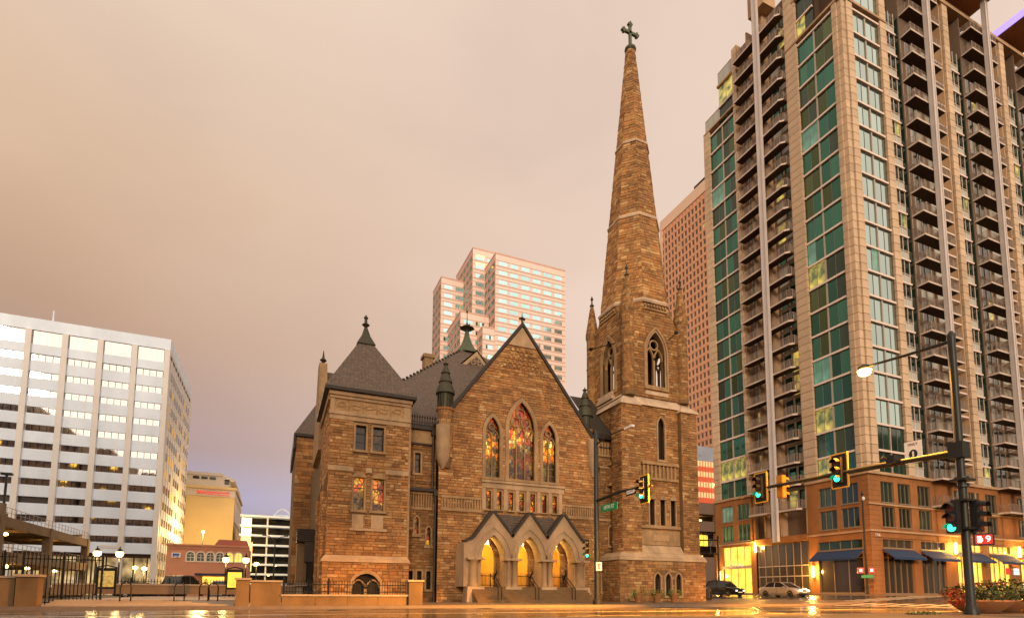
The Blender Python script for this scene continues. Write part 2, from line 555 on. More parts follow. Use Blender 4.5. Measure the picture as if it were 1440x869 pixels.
mat('lens_off_red', (.10, .02, .01), .4)
mat('lens_off_amber', (.12, .05, .01), .4)
mat('ped_red', (.3, .01, .01), .4, emit=((1, .02, .01), .7))
mat('ped_digit', (1, .4, .3), .4, emit=((1, .55, .4), 4))
mat('headlight', (1, .9, .7), .3, emit=((1, .85, .55), 12))
mat('taillight', (.6, .01, .01), .3, emit=((1, .03, .01), 2))
mat('stripe_cream', (.8, .5, .3), .5, emit=((1, .62, .26), .75))
mat('stripe_red', (.5, .12, .05), .5, emit=((1, .16, .05), .42))
mat('neon_sign', (1, .4, .1), .4, emit=((1, .45, .12), 3.5))
mat('purple_light', (.4, .3, 1), .4, emit=((.32, .24, 1), 1.0))
# stained glass: small leaded quarries, lit from inside
def stained(name, warm, strength, band=None, dark=.05):
    m = mat(name, (.02, .015, .01), .2, spec=.6)
    t = m.node_tree; b = t.nodes['Principled BSDF']
    co = N(t, 'ShaderNodeTexCoord')
    mp = N(t, 'ShaderNodeMapping'); mp.inputs['Scale'].default_value = (4.5, .01, 2.6)
    t.links.new(co.outputs['Object'], mp.inputs[0])
    vo = N(t, 'ShaderNodeTexVoronoi'); vo.inputs['Scale'].default_value = 1
    t.links.new(mp.outputs[0], vo.inputs['Vector'])
    sp = N(t, 'ShaderNodeSeparateColor'); t.links.new(vo.outputs['Color'], sp.inputs[0])
    rc = ramp(t, warm, 'CONSTANT')
    t.links.new(sp.outputs[0], rc.inputs[0])
    ve = N(t, 'ShaderNodeTexVoronoi', feature='DISTANCE_TO_EDGE'); ve.inputs['Scale'].default_value = 1
    t.links.new(mp.outputs[0], ve.inputs['Vector'])
    le = ramp(t, [(.03, 0), (.09, 1)], 'LINEAR'); t.links.new(ve.outputs['Distance'], le.inputs[0])
    nz = N(t, 'ShaderNodeTexNoise'); nz.inputs['Scale'].default_value = .8
    t.links.new(co.outputs['Object'], nz.inputs['Vector'])
    ln = ramp(t, [(.38, dark), (.62, 1)], 'EASE'); t.links.new(nz.outputs[0], ln.inputs[0])
    m1 = N(t, 'ShaderNodeMix', data_type='RGBA', blend_type='MULTIPLY'); m1.inputs['Factor'].default_value = 1
    t.links.new(rc.outputs[0], m1.inputs['A']); t.links.new(le.outputs[0], m1.inputs['B'])
    m2 = N(t, 'ShaderNodeMix', data_type='RGBA', blend_type='MULTIPLY'); m2.inputs['Factor'].default_value = 1
    t.links.new(m1.outputs['Result'], m2.inputs['A']); t.links.new(ln.outputs[0], m2.inputs['B'])
    res = m2.outputs['Result']
    if band:        # interior glow painted in by height: bright at mid-window, dark at the foot
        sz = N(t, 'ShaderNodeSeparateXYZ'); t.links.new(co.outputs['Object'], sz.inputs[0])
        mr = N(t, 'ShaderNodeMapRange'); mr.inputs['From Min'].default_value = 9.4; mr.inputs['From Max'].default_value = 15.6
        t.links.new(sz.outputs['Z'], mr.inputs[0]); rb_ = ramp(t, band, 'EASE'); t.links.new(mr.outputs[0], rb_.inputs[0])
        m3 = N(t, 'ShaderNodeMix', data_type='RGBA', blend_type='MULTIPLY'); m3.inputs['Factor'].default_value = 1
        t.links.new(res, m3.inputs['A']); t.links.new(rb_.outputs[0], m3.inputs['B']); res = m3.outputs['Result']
    t.links.new(res, b.inputs['Emission Color'])
    b.inputs['Emission Strength'].default_value = strength
    return m
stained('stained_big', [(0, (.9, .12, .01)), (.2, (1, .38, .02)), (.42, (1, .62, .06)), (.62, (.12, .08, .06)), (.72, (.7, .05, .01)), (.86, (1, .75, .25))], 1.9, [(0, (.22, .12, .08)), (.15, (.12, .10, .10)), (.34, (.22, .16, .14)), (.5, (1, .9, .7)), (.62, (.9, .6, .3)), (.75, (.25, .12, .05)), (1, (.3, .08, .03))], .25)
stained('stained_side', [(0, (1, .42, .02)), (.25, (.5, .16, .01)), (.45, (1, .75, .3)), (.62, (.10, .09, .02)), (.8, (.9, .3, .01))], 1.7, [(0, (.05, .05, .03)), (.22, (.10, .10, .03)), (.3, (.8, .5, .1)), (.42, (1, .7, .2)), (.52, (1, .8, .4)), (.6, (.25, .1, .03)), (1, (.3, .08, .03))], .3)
stained('stained_warm', [(0, (1, .22, .01)), (.3, (1, .45, .03)), (.55, (.7, .08, .01)), (.75, (.9, .35, .02)), (.9, (.2, .03, .01))], .9, dark=.15)
stained('stained_dim', [(0, (.10, .06, .03)), (.4, (.03, .02, .01)), (.7, (.22, .07, .02))], .35)
# slate roof: rows of small slates
def slate(name, a, b_, k=3.2):
    m = mat(name, a, .62)
    t = m.node_tree; bs = t.nodes['Principled BSDF']
    co = N(t, 'ShaderNodeTexCoord'); sp = N(t, 'ShaderNodeSeparateXYZ'); t.links.new(co.outputs['Object'], sp.inputs[0])
    ad = N(t, 'ShaderNodeMath', operation='ADD'); t.links.new(sp.outputs[0], ad.inputs[0]); t.links.new(sp.outputs[1], ad.inputs[1])
    cb = N(t, 'ShaderNodeCombineXYZ'); t.links.new(ad.outputs[0], cb.inputs[0]); t.links.new(sp.outputs[2], cb.inputs[1])
    br = N(t, 'ShaderNodeTexBrick'); t.links.new(cb.outputs[0], br.inputs['Vector'])
    br.inputs['Scale'].default_value = k; br.inputs['Color1'].default_value = (*a, 1); br.inputs['Color2'].default_value = (*b_, 1)
    br.inputs['Mortar'].default_value = (a[0]*.3, a[1]*.3, a[2]*.3, 1); br.inputs['Mortar Size'].default_value = .03
    br.inputs['Brick Width'].default_value = .8; br.inputs['Row Height'].default_value = .5
    nz = N(t, 'ShaderNodeTexNoise'); nz.inputs['Scale'].default_value = 6; t.links.new(cb.outputs[0], nz.inputs['Vector'])
    r = ramp(t, [(.3, .65), (.7, 1.35)], 'LINEAR'); t.links.new(nz.outputs[0], r.inputs[0])
    mx = N(t, 'ShaderNodeMix', data_type='RGBA', blend_type='MULTIPLY'); mx.inputs['Factor'].default_value = 1
    t.links.new(br.outputs['Color'], mx.inputs['A']); t.links.new(r.outputs[0], mx.inputs['B'])
    t.links.new(mx.outputs['Result'], bs.inputs['Base Color'])
    bp = N(t, 'ShaderNodeBump'); bp.inputs['Strength'].default_value = .6; bp.inputs['Distance'].default_value = .04
    t.links.new(br.outputs['Fac'], bp.inputs['Height']); bp.invert = True
    t.links.new(bp.outputs[0], bs.inputs['Normal'])
    return m
slate('slate', (.14, .095, .068), (.10, .07, .052))
slate('slate_dark', (.045, .033, .022), (.03, .024, .018))
# wet asphalt
def asphalt():
    m = mat('asphalt', (.05, .045, .04), .3, spec=.9)
    t = m.node_tree; b = t.nodes['Principled BSDF']
    co = N(t, 'ShaderNodeTexCoord')
    mp = N(t, 'ShaderNodeMapping'); mp.inputs['Scale'].default_value = (.12, .7, 1)
    t.links.new(co.outputs['Object'], mp.inputs[0])
    nz = N(t, 'ShaderNodeTexNoise'); nz.inputs['Scale'].default_value = .9; nz.inputs['Detail'].default_value = 6
    t.links.new(mp.outputs[0], nz.inputs['Vector'])
    r = ramp(t, [(.35, .07), (.65, .27)], 'LINEAR'); t.links.new(nz.outputs[0], r.inputs[0])
    t.links.new(r.outputs[0], b.inputs['Roughness'])
    rc = ramp(t, [(.35, (.055, .045, .035)), (.65, (.085, .068, .05))], 'LINEAR'); t.links.new(nz.outputs[0], rc.inputs[0])
    t.links.new(rc.outputs[0], b.inputs['Base Color'])
    n2 = N(t, 'ShaderNodeTexNoise'); n2.inputs['Scale'].default_value = 5; n2.inputs['Detail'].default_value = 5
    t.links.new(co.outputs['Object'], n2.inputs['Vector'])
    n3 = N(t, 'ShaderNodeTexNoise'); n3.inputs['Scale'].default_value = .9
    t.links.new(mp.outputs[0], n3.inputs['Vector'])
    ad = N(t, 'ShaderNodeMath', operation='ADD'); t.links.new(n2.outputs[0], ad.inputs[0]); t.links.new(n3.outputs[0], ad.inputs[1])
    bp = N(t, 'ShaderNodeBump'); bp.inputs['Strength'].default_value = .16; bp.inputs['Distance'].default_value = .02
    t.links.new(ad.outputs[0], bp.inputs['Height']); t.links.new(bp.outputs[0], b.inputs['Normal'])
asphalt()
mat('asphalt_patch', (.035, .03, .025), .16, spec=.9, bump=(14, .1))
mat('road_paint', (.62, .55, .42), .35, noise=(3, .25))
mat('dirt', (.10, .075, .05), .9, noise=(.05, .3))

def lamp(loc, power, col=(1, .6, .25), size=.15, parent=None, spot=None, aim=None):
    L = bpy.data.lights.new('lamp_light', 'SPOT' if spot else 'POINT')
    L.energy = power; L.color = col; L.shadow_soft_size = size
    if spot: L.spot_size = RAD(spot); L.spot_blend = .8
    o = bpy.data.objects.new('lamp_light', L)
    o.location = loc
    if aim: o.rotation_euler = (Vector(loc) - Vector(aim)).to_track_quat('Z', 'Y').to_euler()
    return link(o, parent)
FONT = {}
def text(body, size, mat_, parent, loc, fr, name='lettering', depth=.01, sx=1):
    """flat lettering laid on a plane given by its right and up directions"""
    c = bpy.data.curves.new(name, 'FONT')
    c.body = body; c.size = size; c.align_x = 'CENTER'; c.align_y = 'CENTER'; c.extrude = depth
    tmp = bpy.data.objects.new(name, c); COL.objects.link(tmp); bpy.context.view_layer.update()
    me = bpy.data.meshes.new_from_object(tmp.evaluated_get(bpy.context.evaluated_depsgraph_get()))
    bpy.data.objects.remove(tmp); bpy.data.curves.remove(c)
    me.materials.clear(); me.materials.append(mat_)
    o = bpy.data.objects.new(name, me)
    u = Vector(fr[0]).normalized(); v = Vector(fr[1]).normalized(); n = u.cross(v)
    m = Matrix((u * sx, v, n)).transposed().to_4x4(); m.translation = Vector(loc)
    link(o, parent)
    o.matrix_local = m
    return o
# ------------------------------------------------------------------ ground, roads, pavements
def gz(x):
    if x < 34: return 0.0
    if x < 50: return .7 * (x - 34) / 16
    return .7
XB = [34, 50]
def strip(mb, x0, x1, y0, y1, dz=0.0):
    xs = [x0] + [b for b in XB if x0 < b < x1] + [x1]
    for a, b in zip(xs[:-1], xs[1:]):
        mb.face([(a, y0, gz(a) + dz), (b, y0, gz(b) + dz), (b, y1, gz(b) + dz), (a, y1, gz(a) + dz)])
g = MB(); strip(g, -2500, 2500, -2500, 2500, -.02)
tag(g.build('ground', MAT['dirt']), kind='structure')
g = MB(); strip(g, -600, 900, 12.9, 27.0, .0)
tag(g.build('road', MAT['asphalt']), kind='structure')
g = MB(); strip(g, 39, 53, -300, 12.9, .0); strip(g, 39, 53, 27.0, 500, .0)
tag(g.build('side_road', MAT['asphalt']), kind='structure')
def pavement(name, x0, x1, y0, y1, h=.13):
    """raised slab with a kerb stone along its edge"""
    xs = [x0] + [b for b in XB if x0 < b < x1] + [x1]
    root = MB(); k = MB()
    for a, b in zip(xs[:-1], xs[1:]):
        A, B = gz(a) + h, gz(b) + h
        root.face([(a, y0, A), (b, y0, B), (b, y1, B), (a, y1, A)])
    o = tag(root.build(name, MAT['pavement']), kind='structure')
    for a, b in zip(xs[:-1], xs[1:]):
        for (ya, yb) in ((y0 - .0, y0 + .16), (y1 - .16, y1)):
            k.poly([(a, ya, gz(a) - .05), (b, ya, gz(b) - .05), (b, yb, gz(b) - .05), (a, yb, gz(a) - .05),
                    (a, ya, gz(a) + h + .006), (b, ya, gz(b) + h + .006), (b, yb, gz(b) + h + .006), (a, yb, gz(a) + h + .006)],
                   [(3,2,1,0),(4,5,6,7),(0,1,5,4),(1,2,6,5),(2,3,7,6),(3,0,4,7)])
    for xe, s in ((x0, 1), (x1, -1)):
        z = gz(xe) + h
        k.box(xe, xe + s * .16, y0 + .16, y1 - .16, z - .2, z + .006)
    k.build('kerb', MAT['kerb'], o)
    return o
pavement('pavement_church', -400, 39, 27.0, 36.4)
pavement('pavement_corner', 53, 700, 27.0, 39.3)
pavement('pavement_near', -400, 39, -12, 12.9)
pavement('pavement_near_corner', 53, 700, -12, 12.9)
pavement('pavement_side', 33.2, 39, 36.55, 300)
pavement('pavement_side_far', 53, 58.9, 39.45, 300)
# joints cut in the church pavement
g = MB()
for i in range(60):
    x = -50 + i * 1.5
    if x < 33: g.box(x, x + .02, 27.2, 36.2, .13, .134)
tag(g.build('pavement_joint', MAT['bin_metal'], bpy.data.objects['pavement_church']), kind='stuff')
# painted lane lines and crosswalks
paint = MB()
for k in range(-14, 20):
    if 33 < k * 9 + 2 < 56 or 33 < k * 9 < 56: continue
    for y in (16.4, 23.5): strip(paint, k * 9, k * 9 + 3, y, y + .12, .004)
strip(paint, -100, 34, 19.9, 20.02, .004); strip(paint, -100, 34, 20.2, 20.32, .004)
strip(paint, 35.2, 35.6, 13.4, 26.6, .004)
for k in range(11): strip(paint, 36.3, 38.7, 13.6 + k * 1.2, 14.2 + k * 1.2, .004)
for k in range(10): strip(paint, 40 + k * 1.3, 40.6 + k * 1.3, 27.6, 30.4, .004)
tag(paint.build('road_marking', MAT['road_paint']), kind='structure')

# manholes and repaired patches
rgd = random.Random(12)
for (x, y) in ((2.5, 24.6), (9.5, 25.6), (14.5, 20.6), (31, 17.2), (26.5, 24.4)):
    b = MB(); b.lathe(x, y, [(.42, .0), (.42, .012)], 20); b.lathe(x, y, [(.36, .0121), (.34, .02)], 20)
    tag(b.build('manhole_cover', MAT['gutter'], bpy.data.objects['road']))
b = MB()
for (x0, x1, y0, y1) in ((-6, -1, 21, 23.2), (4, 7.5, 25.2, 26.7), (11, 17, 17.6, 19.2), (24, 29.5, 21, 23), (20, 22, 25.3, 26.9)):
    b.face([(x0, y0, .008), (x1, y0 + .1, .008), (x1 - .1, y1, .008), (x0 + .2, y1, .008)])
tag(b.build('asphalt_patch', MAT['asphalt_patch'], bpy.data.objects['road']), kind='stuff')
b = MB()
for k in range(9):
    x = rgd.uniform(-10, 30); y = rgd.uniform(14, 25)
    for q in range(14):
        x2 = x + rgd.uniform(.3, .7); y2 = y + rgd.uniform(-.15, .2)
        if x2 < 33.5: b.face([(x, y, .006), (x2, y2, .006), (x2, y2 + .03, .006), (x, y + .03, .006)])
        x, y = x2, y2
tag(b.build('tar_seam', MAT['rubber'], bpy.data.objects['road']), kind='stuff')

# ------------------------------------------------------------------ the stone church
church = thing('stone_church', 'brown stone church with a tall spire topped by a cross and a triple arched porch', 'church', (17, 40, 0))
CH = church
EACH = {'gutter', 'cresting_bar', 'string_course', 'arcade_band', 'column_base', 'arch_ring', 'apron_panel', 'buttress', 'checker_stone', 'coping', 'porch_coping', 'broach_step', 'corbel', 'sill_course', 'weathering', 'plinth_mould', 'spire_band', 'flank_niche'}
def ch(mb, name, m, smooth=False):      # part of the church, in world coordinates
    if name in EACH and len(mb.cuts) > 1:
        for q in pieces(mb): o = ch2(q, name, m, smooth)
        return o
    return ch2(mb, name, m, smooth)
def ch2(mb, name, m, smooth=False):
    o = mb.build(name, MAT[m] if isinstance(m, str) else m, None, smooth)
    o.parent = CH; o.matrix_parent_inverse = Matrix.Translation((-17, -40, 0))
    return o
def lancet(fr, u0, u1, v0, vs, va, glassmat, name='lancet_window', lights=1, surround=.16, depth=.3, hood=False, trim='trim', circ=False, sill=True):
    """window part: stone surround; children pane and tracery"""
    A = arch(u0, u1, v0, vs, va)
    t = MB()
    fring(t, fr, A, grow(A, surround), -depth * .3, .07)
    if sill: fbox(t, fr, u0 - surround - .08, u1 + surround + .08, v0 - .2, v0 - .0, -.02, .14)
    root = ch(t, name, trim)
    g = MB(); fpoly(g, fr, A, -depth)
    o = g.build('stained_pane', MAT[glassmat]); o.parent = root
    w = MB()
    if lights > 1:
        n = lights; wd = (u1 - u0) / n; mw = .07
        for i in range(1, n):
            x = u0 + wd * i
            fbox(w, fr, x - mw / 2, x + mw / 2, v0, vs - .05, -depth + .02, -depth + .16)
        for i in range(n):
            a = u0 + wd * i
            L = arch(a + mw * .4, a + wd - mw * .4, v0 + (vs - v0) * .5, vs - .35 if n > 1 else vs, vs - .35 + wd * .95)
            fring(w, fr, L[2:], grow(L, .06)[2:], -depth + .02, -depth + .14, close=False)
        c = (u0 + u1) / 2
        def ringat(cx, cy, r):
            I = [(cx + r * math.cos(k * math.pi / 6), cy + r * math.sin(k * math.pi / 6)) for k in range(12)]
            O = [(cx + (r + .07) * math.cos(k * math.pi / 6), cy + (r + .07) * math.sin(k * math.pi / 6)) for k in range(12)]
            fring(w, fr, I, O, -depth + .02, -depth + .15)
        if n == 3:
            R = .34
            ringat(c, va - .85, R); ringat(c - .43, va - 1.55, R); ringat(c + .43, va - 1.55, R)
        else:
            ringat(c, vs + (va - vs) * .42, (u1 - u0) * .17)
    # leading bars across the glass
    nb = max(2, int((vs - v0) / .55))
    for i in range(1, nb + 1):
        v = v0 + (vs - v0) * i / nb
        fbox(w, fr, u0, u1, v - .012, v + .012, -depth + .004, -depth + .03)
    if w.v:
        o = w.build('tracery', MAT[trim if lights > 1 else 'gutter']); o.parent = root
    return root, grow(A, surround)
def flatwin(fr, u0, u1, v0, v1, glassmat, name='slot_window', surround=.14, depth=.28, trim='trim', sill=.16, hood=0):
    R = rect(u0, u1, v0, v1)
    t = MB()
    O = grow(R, surround)
    fring(t, fr, R, O, -depth * .3, .05)
    fbox(t, fr, u0 - surround - .06, u1 + surround + .06, v0 - sill, v0, -.02, .13)
    if hood:
        fprism(t, fr, [(u0 - .12, v1), (u1 + .12, v1), (u1 + .02, v1 + hood * .6), ((u0 + u1) / 2, v1 + hood), (u0 - .02, v1 + hood * .6)], 0, .16)
    root = ch(t, name, trim)
    g = MB(); fpoly(g, fr, R, -depth)
    o = g.build('stained_pane' if 'stain' in glassmat else 'pane', MAT[glassmat]); o.parent = root
    w = MB(); c = (u0 + u1) / 2
    fbox(w, fr, u0, u1, v0 + (v1-v0)*.68, v0 + (v1-v0)*.68 + .06, -depth + .002, -depth + .05)
    fbox(w, fr, u0, u1, v0 + (v1-v0)*.34, v0 + (v1-v0)*.34 + .025, -depth + .002, -depth + .04)
    for q in pieces(w): o = q.build('glazing_bar', MAT['gutter']); o.parent = root
    return root, O
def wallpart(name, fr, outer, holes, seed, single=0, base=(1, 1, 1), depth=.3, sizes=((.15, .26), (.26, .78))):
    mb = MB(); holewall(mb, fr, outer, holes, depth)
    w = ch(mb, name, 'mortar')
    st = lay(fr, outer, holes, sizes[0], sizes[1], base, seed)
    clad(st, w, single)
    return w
LT = FA(38.0)
# --- left tower (x 2.95-8.25)
holes = []
for u0, u1 in ((4.62, 5.3), (5.77, 6.5)):
    _, h = flatwin(LT, u0, u1, 10.35, 12.05, 'stained_dim'); holes.append(h)
for u0, u1 in ((4.62, 5.28), (5.85, 6.6)):
    _, h = flatwin(LT, u0, u1, 6.25, 8.45, 'stained_warm', hood=.38); holes.append(h)
H2 = []
for h in holes[:2]: H2.append(rect(h[0][0], h[1][0], 10.1, h[2][1]))
for h in holes[2:]: H2.append(rect(h[0][0], h[1][0], 6.0, h[2][1] + .3))
wallpart('tower_wall', LT, rect(2.95, 8.25, 3.2, 12.75), [h for h in holes], 11, 120, (1.08, 1.0, .95))
b = MB()
for u0, u1 in ((4.55, 5.3), (5.8, 6.62)):       # blank panels below the tall windows
    fbox(b, LT, u0, u1, 5.05, 5.95, .0, .075)
fbox(b, LT, 4.4, 6.85, 4.85, 5.03, .0, .16)
ch(b, 'apron_panel', 'trim_pale')
b = MB()
fbox(b, LT, 2.9, 4.55, 8.82, 9.16, .0, .09); fbox(b, LT, 6.68, 8.28, 8.82, 9.16, .0, .09); fbox(b, LT, 5.36, 5.76, 8.82, 9.16, .0, .09)
fbox(b, LT, 2.85, 8.33, 12.62, 12.86, -.1, .17); fbox(b, LT, 2.9, 8.3, 12.3, 12.6, -.1, .1)
fbox(b, LT, 2.88, 8.32, 13.72, 13.92, -.2, .16); fbox(b, LT, 2.8, 8.4, 13.93, 14.16, -.2, .28)
fbox(b, LT, 2.92, 3.18, 12.87, 13.71, -.1, .1); fbox(b, LT, 7.85, 8.3, 12.87, 13.71, -.1, .1)
ch(b, 'string_course', 'trim_pale')
# carved frieze with scrolls
b = MB(); fbox(b, LT, 3.19, 7.84, 12.87, 13.71, -.1, .05)
for k in range(5):
    c = 3.65 + k * .93
    ring = [(c + .30 * math.cos(a * .45), 13.28 + (.27 - .018 * a) * math.sin(a * .45 + (k % 2) * math.pi)) for a in range(15)]
    b.tube([LT.p(u, v, .07) for u, v in ring], .035, 5)
    b.tube([LT.p(c + .46, 12.95, .07), LT.p(c + .52, 13.3, .09), LT.p(c + .42, 13.62, .07)], .04, 5)
ch(b, 'carved_frieze', 'carved')
# plinth with sloping mould
pl = FA(37.8)
A = arch(4.65, 6.5, .15, 1.05, 2.0)
wallpart('plinth_wall', pl, rect(2.75, 8.42, 0, 2.72), [A], 12, 20, (1.08, 1, .95))
b = MB(); b.frust((2.65, 8.5, 37.68, 40), 2.74, (2.72, 8.43, 37.75, 40), 2.95); b.frust((2.72, 8.43, 37.75, 40), 2.955, (2.93, 8.28, 37.97, 40), 3.2)
ch(b, 'plinth_mould', 'trim_pale')
b = MB(); fring(b, pl, A, grow(A, .22), -.1, .08)
arch_p = ch(b, 'cellar_window', 'trim')
b = MB(); fpoly(b, pl, A, -.3); b.build('pane', MAT['belfry_dark'], arch_p)
b = MB(); fbox(b, pl, 5.49, 5.66, .15, 1.3, -.25, -.1)
for a, c in ((4.7, 5.5), (5.65, 6.45)):
    L = arch(a, c, .3, 1.0, 1.55); fring(b, pl, L[2:], grow(L, .08)[2:], -.25, -.1, close=False)
b.build('tracery', MAT['trim'], arch_p)
# left flank of the tower
LF = FL_(2.95)
wallpart('tower_flank', Frame((2.95, 45.3, 0), (0, -1, 0), (0, 0, 1), (-1, 0, 0)), rect(0, 7.3, 0, 13.6), [], 13, 0, (1.15, 1.05, 1))
for y0 in (38.25, 42.5):
    b = MB(); b.box(2.6, 2.94, y0, y0 + .8, 0, 7.4); b.frust((2.6, 2.94, y0, y0 + .8), 7.41, (2.88, 2.94, y0, y0 + .8), 8.6)
    o = ch(b, 'flank_buttress', 'mortar')
    clad(lay(FA(y0), rect(2.6, 2.95, 0, 7.4), [], (.16, .26), (.2, .4), (1.1, 1, .95), int(y0)) + lay(Frame((2.6, y0 + .8, 0), (0, -1, 0), (0, 0, 1), (-1, 0, 0)), rect(0, .8, 0, 7.4), [], (.16, .26), (.3, .6), (1.1, 1, .95), 77), o)
b = MB(); b.box(2.78, 2.949, 38.0, 45.4, 13.6, 14.16); b.box(8.25, 8.4, 38.0, 45.3, 0, 14.16, None); 
ch(b, 'flank_cornice', 'trim')
# roof of the left tower
b = MB(); b.box(2.5, 8.65, 37.5, 45.7, 14.2, 14.42)
ch(b, 'gutter', 'gutter')
b = MB(); b.frust((2.52, 8.63, 37.52, 45.68), 14.43, (4.95, 6.1, 40.9, 42.1), 19.15)
ch(b, 'tower_roof', 'slate')
b = MB(); b.frust((4.85, 6.2, 40.8, 42.2), 19.16, (5.2, 5.85, 41.15, 41.85), 19.9); b.frust((5.2, 5.85, 41.15, 41.85), 19.9, (5.42, 5.62, 41.4, 41.6), 20.7)
b.lathe(5.52, 41.5, [(.08, 20.7), (.3, 20.9), (.12, 21.05), (.1, 21.35), (.18, 21.45), (.02, 21.7)], 8)
ch(b, 'finial', 'copper')
# --- recess between tower and gable
RL = FA(39.3)
holes = []
_, h = flatwin(RL, 9.0, 9.42, 9.4, 10.9, 'stained_dim'); holes.append(h)
_, h = lancet(RL, 9.08, 9.38, 4.95, 5.9, 6.2, 'stained_warm', surround=.12); holes.append(h)
_, h = lancet(RL, 9.98, 10.28, 4.15, 5.2, 5.5, 'stained_warm', surround=.12); holes.append(h)
for u in (8.6, 9.25, 9.92):
    _, h = flatwin(RL, u + .1, u + .42, 1.0, 2.3, 'belfry_dark', name='cellar_slot'); holes.append(h)
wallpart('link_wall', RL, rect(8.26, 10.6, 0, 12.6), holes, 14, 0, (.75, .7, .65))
b = MB(); b.box(8.2, 10.7, 38.85, 39.6, 8.05, 8.25); b.box(8.26, 10.4, 39.1, 39.4, 11.5, 11.62); b.box(8.2, 10.6, 38.95, 39.5, 12.62, 12.9)
ch(b, 'gutter', 'gutter')
b = MB(); b.box(8.26, 10.35, 39.14, 39.29, 6.72, 6.92); b.box(8.26, 10.35, 39.14, 39.29, 7.86, 8.04); b.box(8.26, 10.35, 39.2, 39.29, 11.63, 12.6)
for k in range(11): b.box(8.32 + k * .19, 8.4 + k * .19, 39.16, 39.29, 6.93, 7.85)
ch(b, 'arcade_band', 'trim')
# drain pipes
for x, y, z0, z1 in ((10.28, 39.0, 8.3, 12.6), (10.45, 38.75, 0, 8.1), (24.1, 38.75, .2, 11.2)):
    b = MB(); b.tube([(x, y, z0), (x, y, z1)], .085, 8); b.box(x - .16, x + .16, y - .14, y + .14, z1 - .35, z1)
    ch(b, 'drain_pipe', 'gutter')
# --- gable front
G = FA(38.6)
gout = [(10.6, 0), (23.9, 0), (23.9, 13.0), (17.2, 21.75), (10.6, 13.0)]
holes = []
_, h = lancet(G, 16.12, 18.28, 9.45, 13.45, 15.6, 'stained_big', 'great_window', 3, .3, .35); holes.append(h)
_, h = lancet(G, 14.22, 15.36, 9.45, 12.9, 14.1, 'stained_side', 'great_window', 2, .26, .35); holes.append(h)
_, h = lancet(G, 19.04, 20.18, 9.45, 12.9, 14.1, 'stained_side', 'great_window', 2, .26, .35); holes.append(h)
for u in (14.28, 15.14, 16.1, 17.0, 17.95, 18.95, 19.88):
    _, h = flatwin(G, u, u + .4, 7.0, 8.4, 'stained_warm', name='strip_window', surround=.1, sill=.1); holes.append(h)
porchholes = []
for u0 in (13.3, 16.1, 18.9):
    porchholes.append(arch(u0, u0 + 1.75, 1.15, 3.1, 4.7))
bays = [rect(13.95, 20.65, 6.72, 9.25)]
wallpart('gable_wall', G, gout, [h for h in holes] + porchholes, 15, 120, (1.1, 1.0, .95))
b = MB()
fbox(b, G, 13.9, 20.9, 9.02, 9.2, 0, .2); fbox(b, G, 13.95, 20.85, 8.62, 9.0, .0, .085)
for u in (13.95, 14.85, 15.7, 16.68, 17.58, 18.52, 19.5, 20.42): fbox(b, G, u, u + .28, 6.95, 8.6, 0, .09)
ch(b, 'sill_course', 'trim_pale')
b = MB()
for u0, u1 in ((10.75, 13.9), (20.95, 23.8)):
    fbox(b, G, u0, u1, 6.68, 6.9, 0, .16); fbox(b, G, u0, u1, 7.62, 7.8, 0, .16)
    k = u0 + .08
    while k < u1 - .1:
        fbox(b, G, k, k + .1, 6.91, 7.61, 0, .12); k += .21
ch(b, 'arcade_band', 'trim')
b = MB(); fprism(b, G, [(16.0, 20.1), (18.4, 20.1), (17.2, 21.7)], .0, .1)     # pale tip of the gable
ch(b, 'gable_tip', 'trim_pale')
# checker stones under the tip
b = MB(); rg = random.Random(4)
for r in range(5):
    v = 18.3 + r * .34
    k = 15.2 + r * .27 + (r % 2) * .2
    while k < 19.0 - r * .27:
        fbox(b, G, k, k + .2, v, v + .2, .03, .11, stone_tone(rg, (1, 1, 1))); k += .4
ch(b, 'checker_stone', 'stone')
# coping along the rakes and roof behind
b = MB()
for s in (-1, 1):
    e = [(17.2, 21.8), (17.2, 22.15), (17.2 + s * 6.95, 12.98), (17.2 + s * 6.75, 12.8)]
    if s > 0: e = e[::-1]
    fprism(b, G, e, -.35, .16)
ch(b, 'coping', 'gutter')
b = MB()
b.face([(10.3, 38.8, 12.9), (17.2, 38.8, 21.95), (17.2, 50, 21.95), (10.3, 50, 12.9)])
b.face([(24.1, 38.8, 12.9), (24.1, 50, 12.9), (17.2, 50, 21.95), (17.2, 38.8, 21.95)])
ch(b, 'gable_roof', 'slate_dark')
b = MB(); b.tube([(17.2, 38.6, 22.0), (17.2, 38.6, 22.5)], .08, 6); b.box(16.95, 17.45, 38.52, 38.68, 22.35, 22.5)
b.lathe(17.2, 38.6, [(.05, 22.3), (.2, 22.45), (.05, 22.6), (.02, 22.95)], 8)
ch(b, 'finial', 'copper')
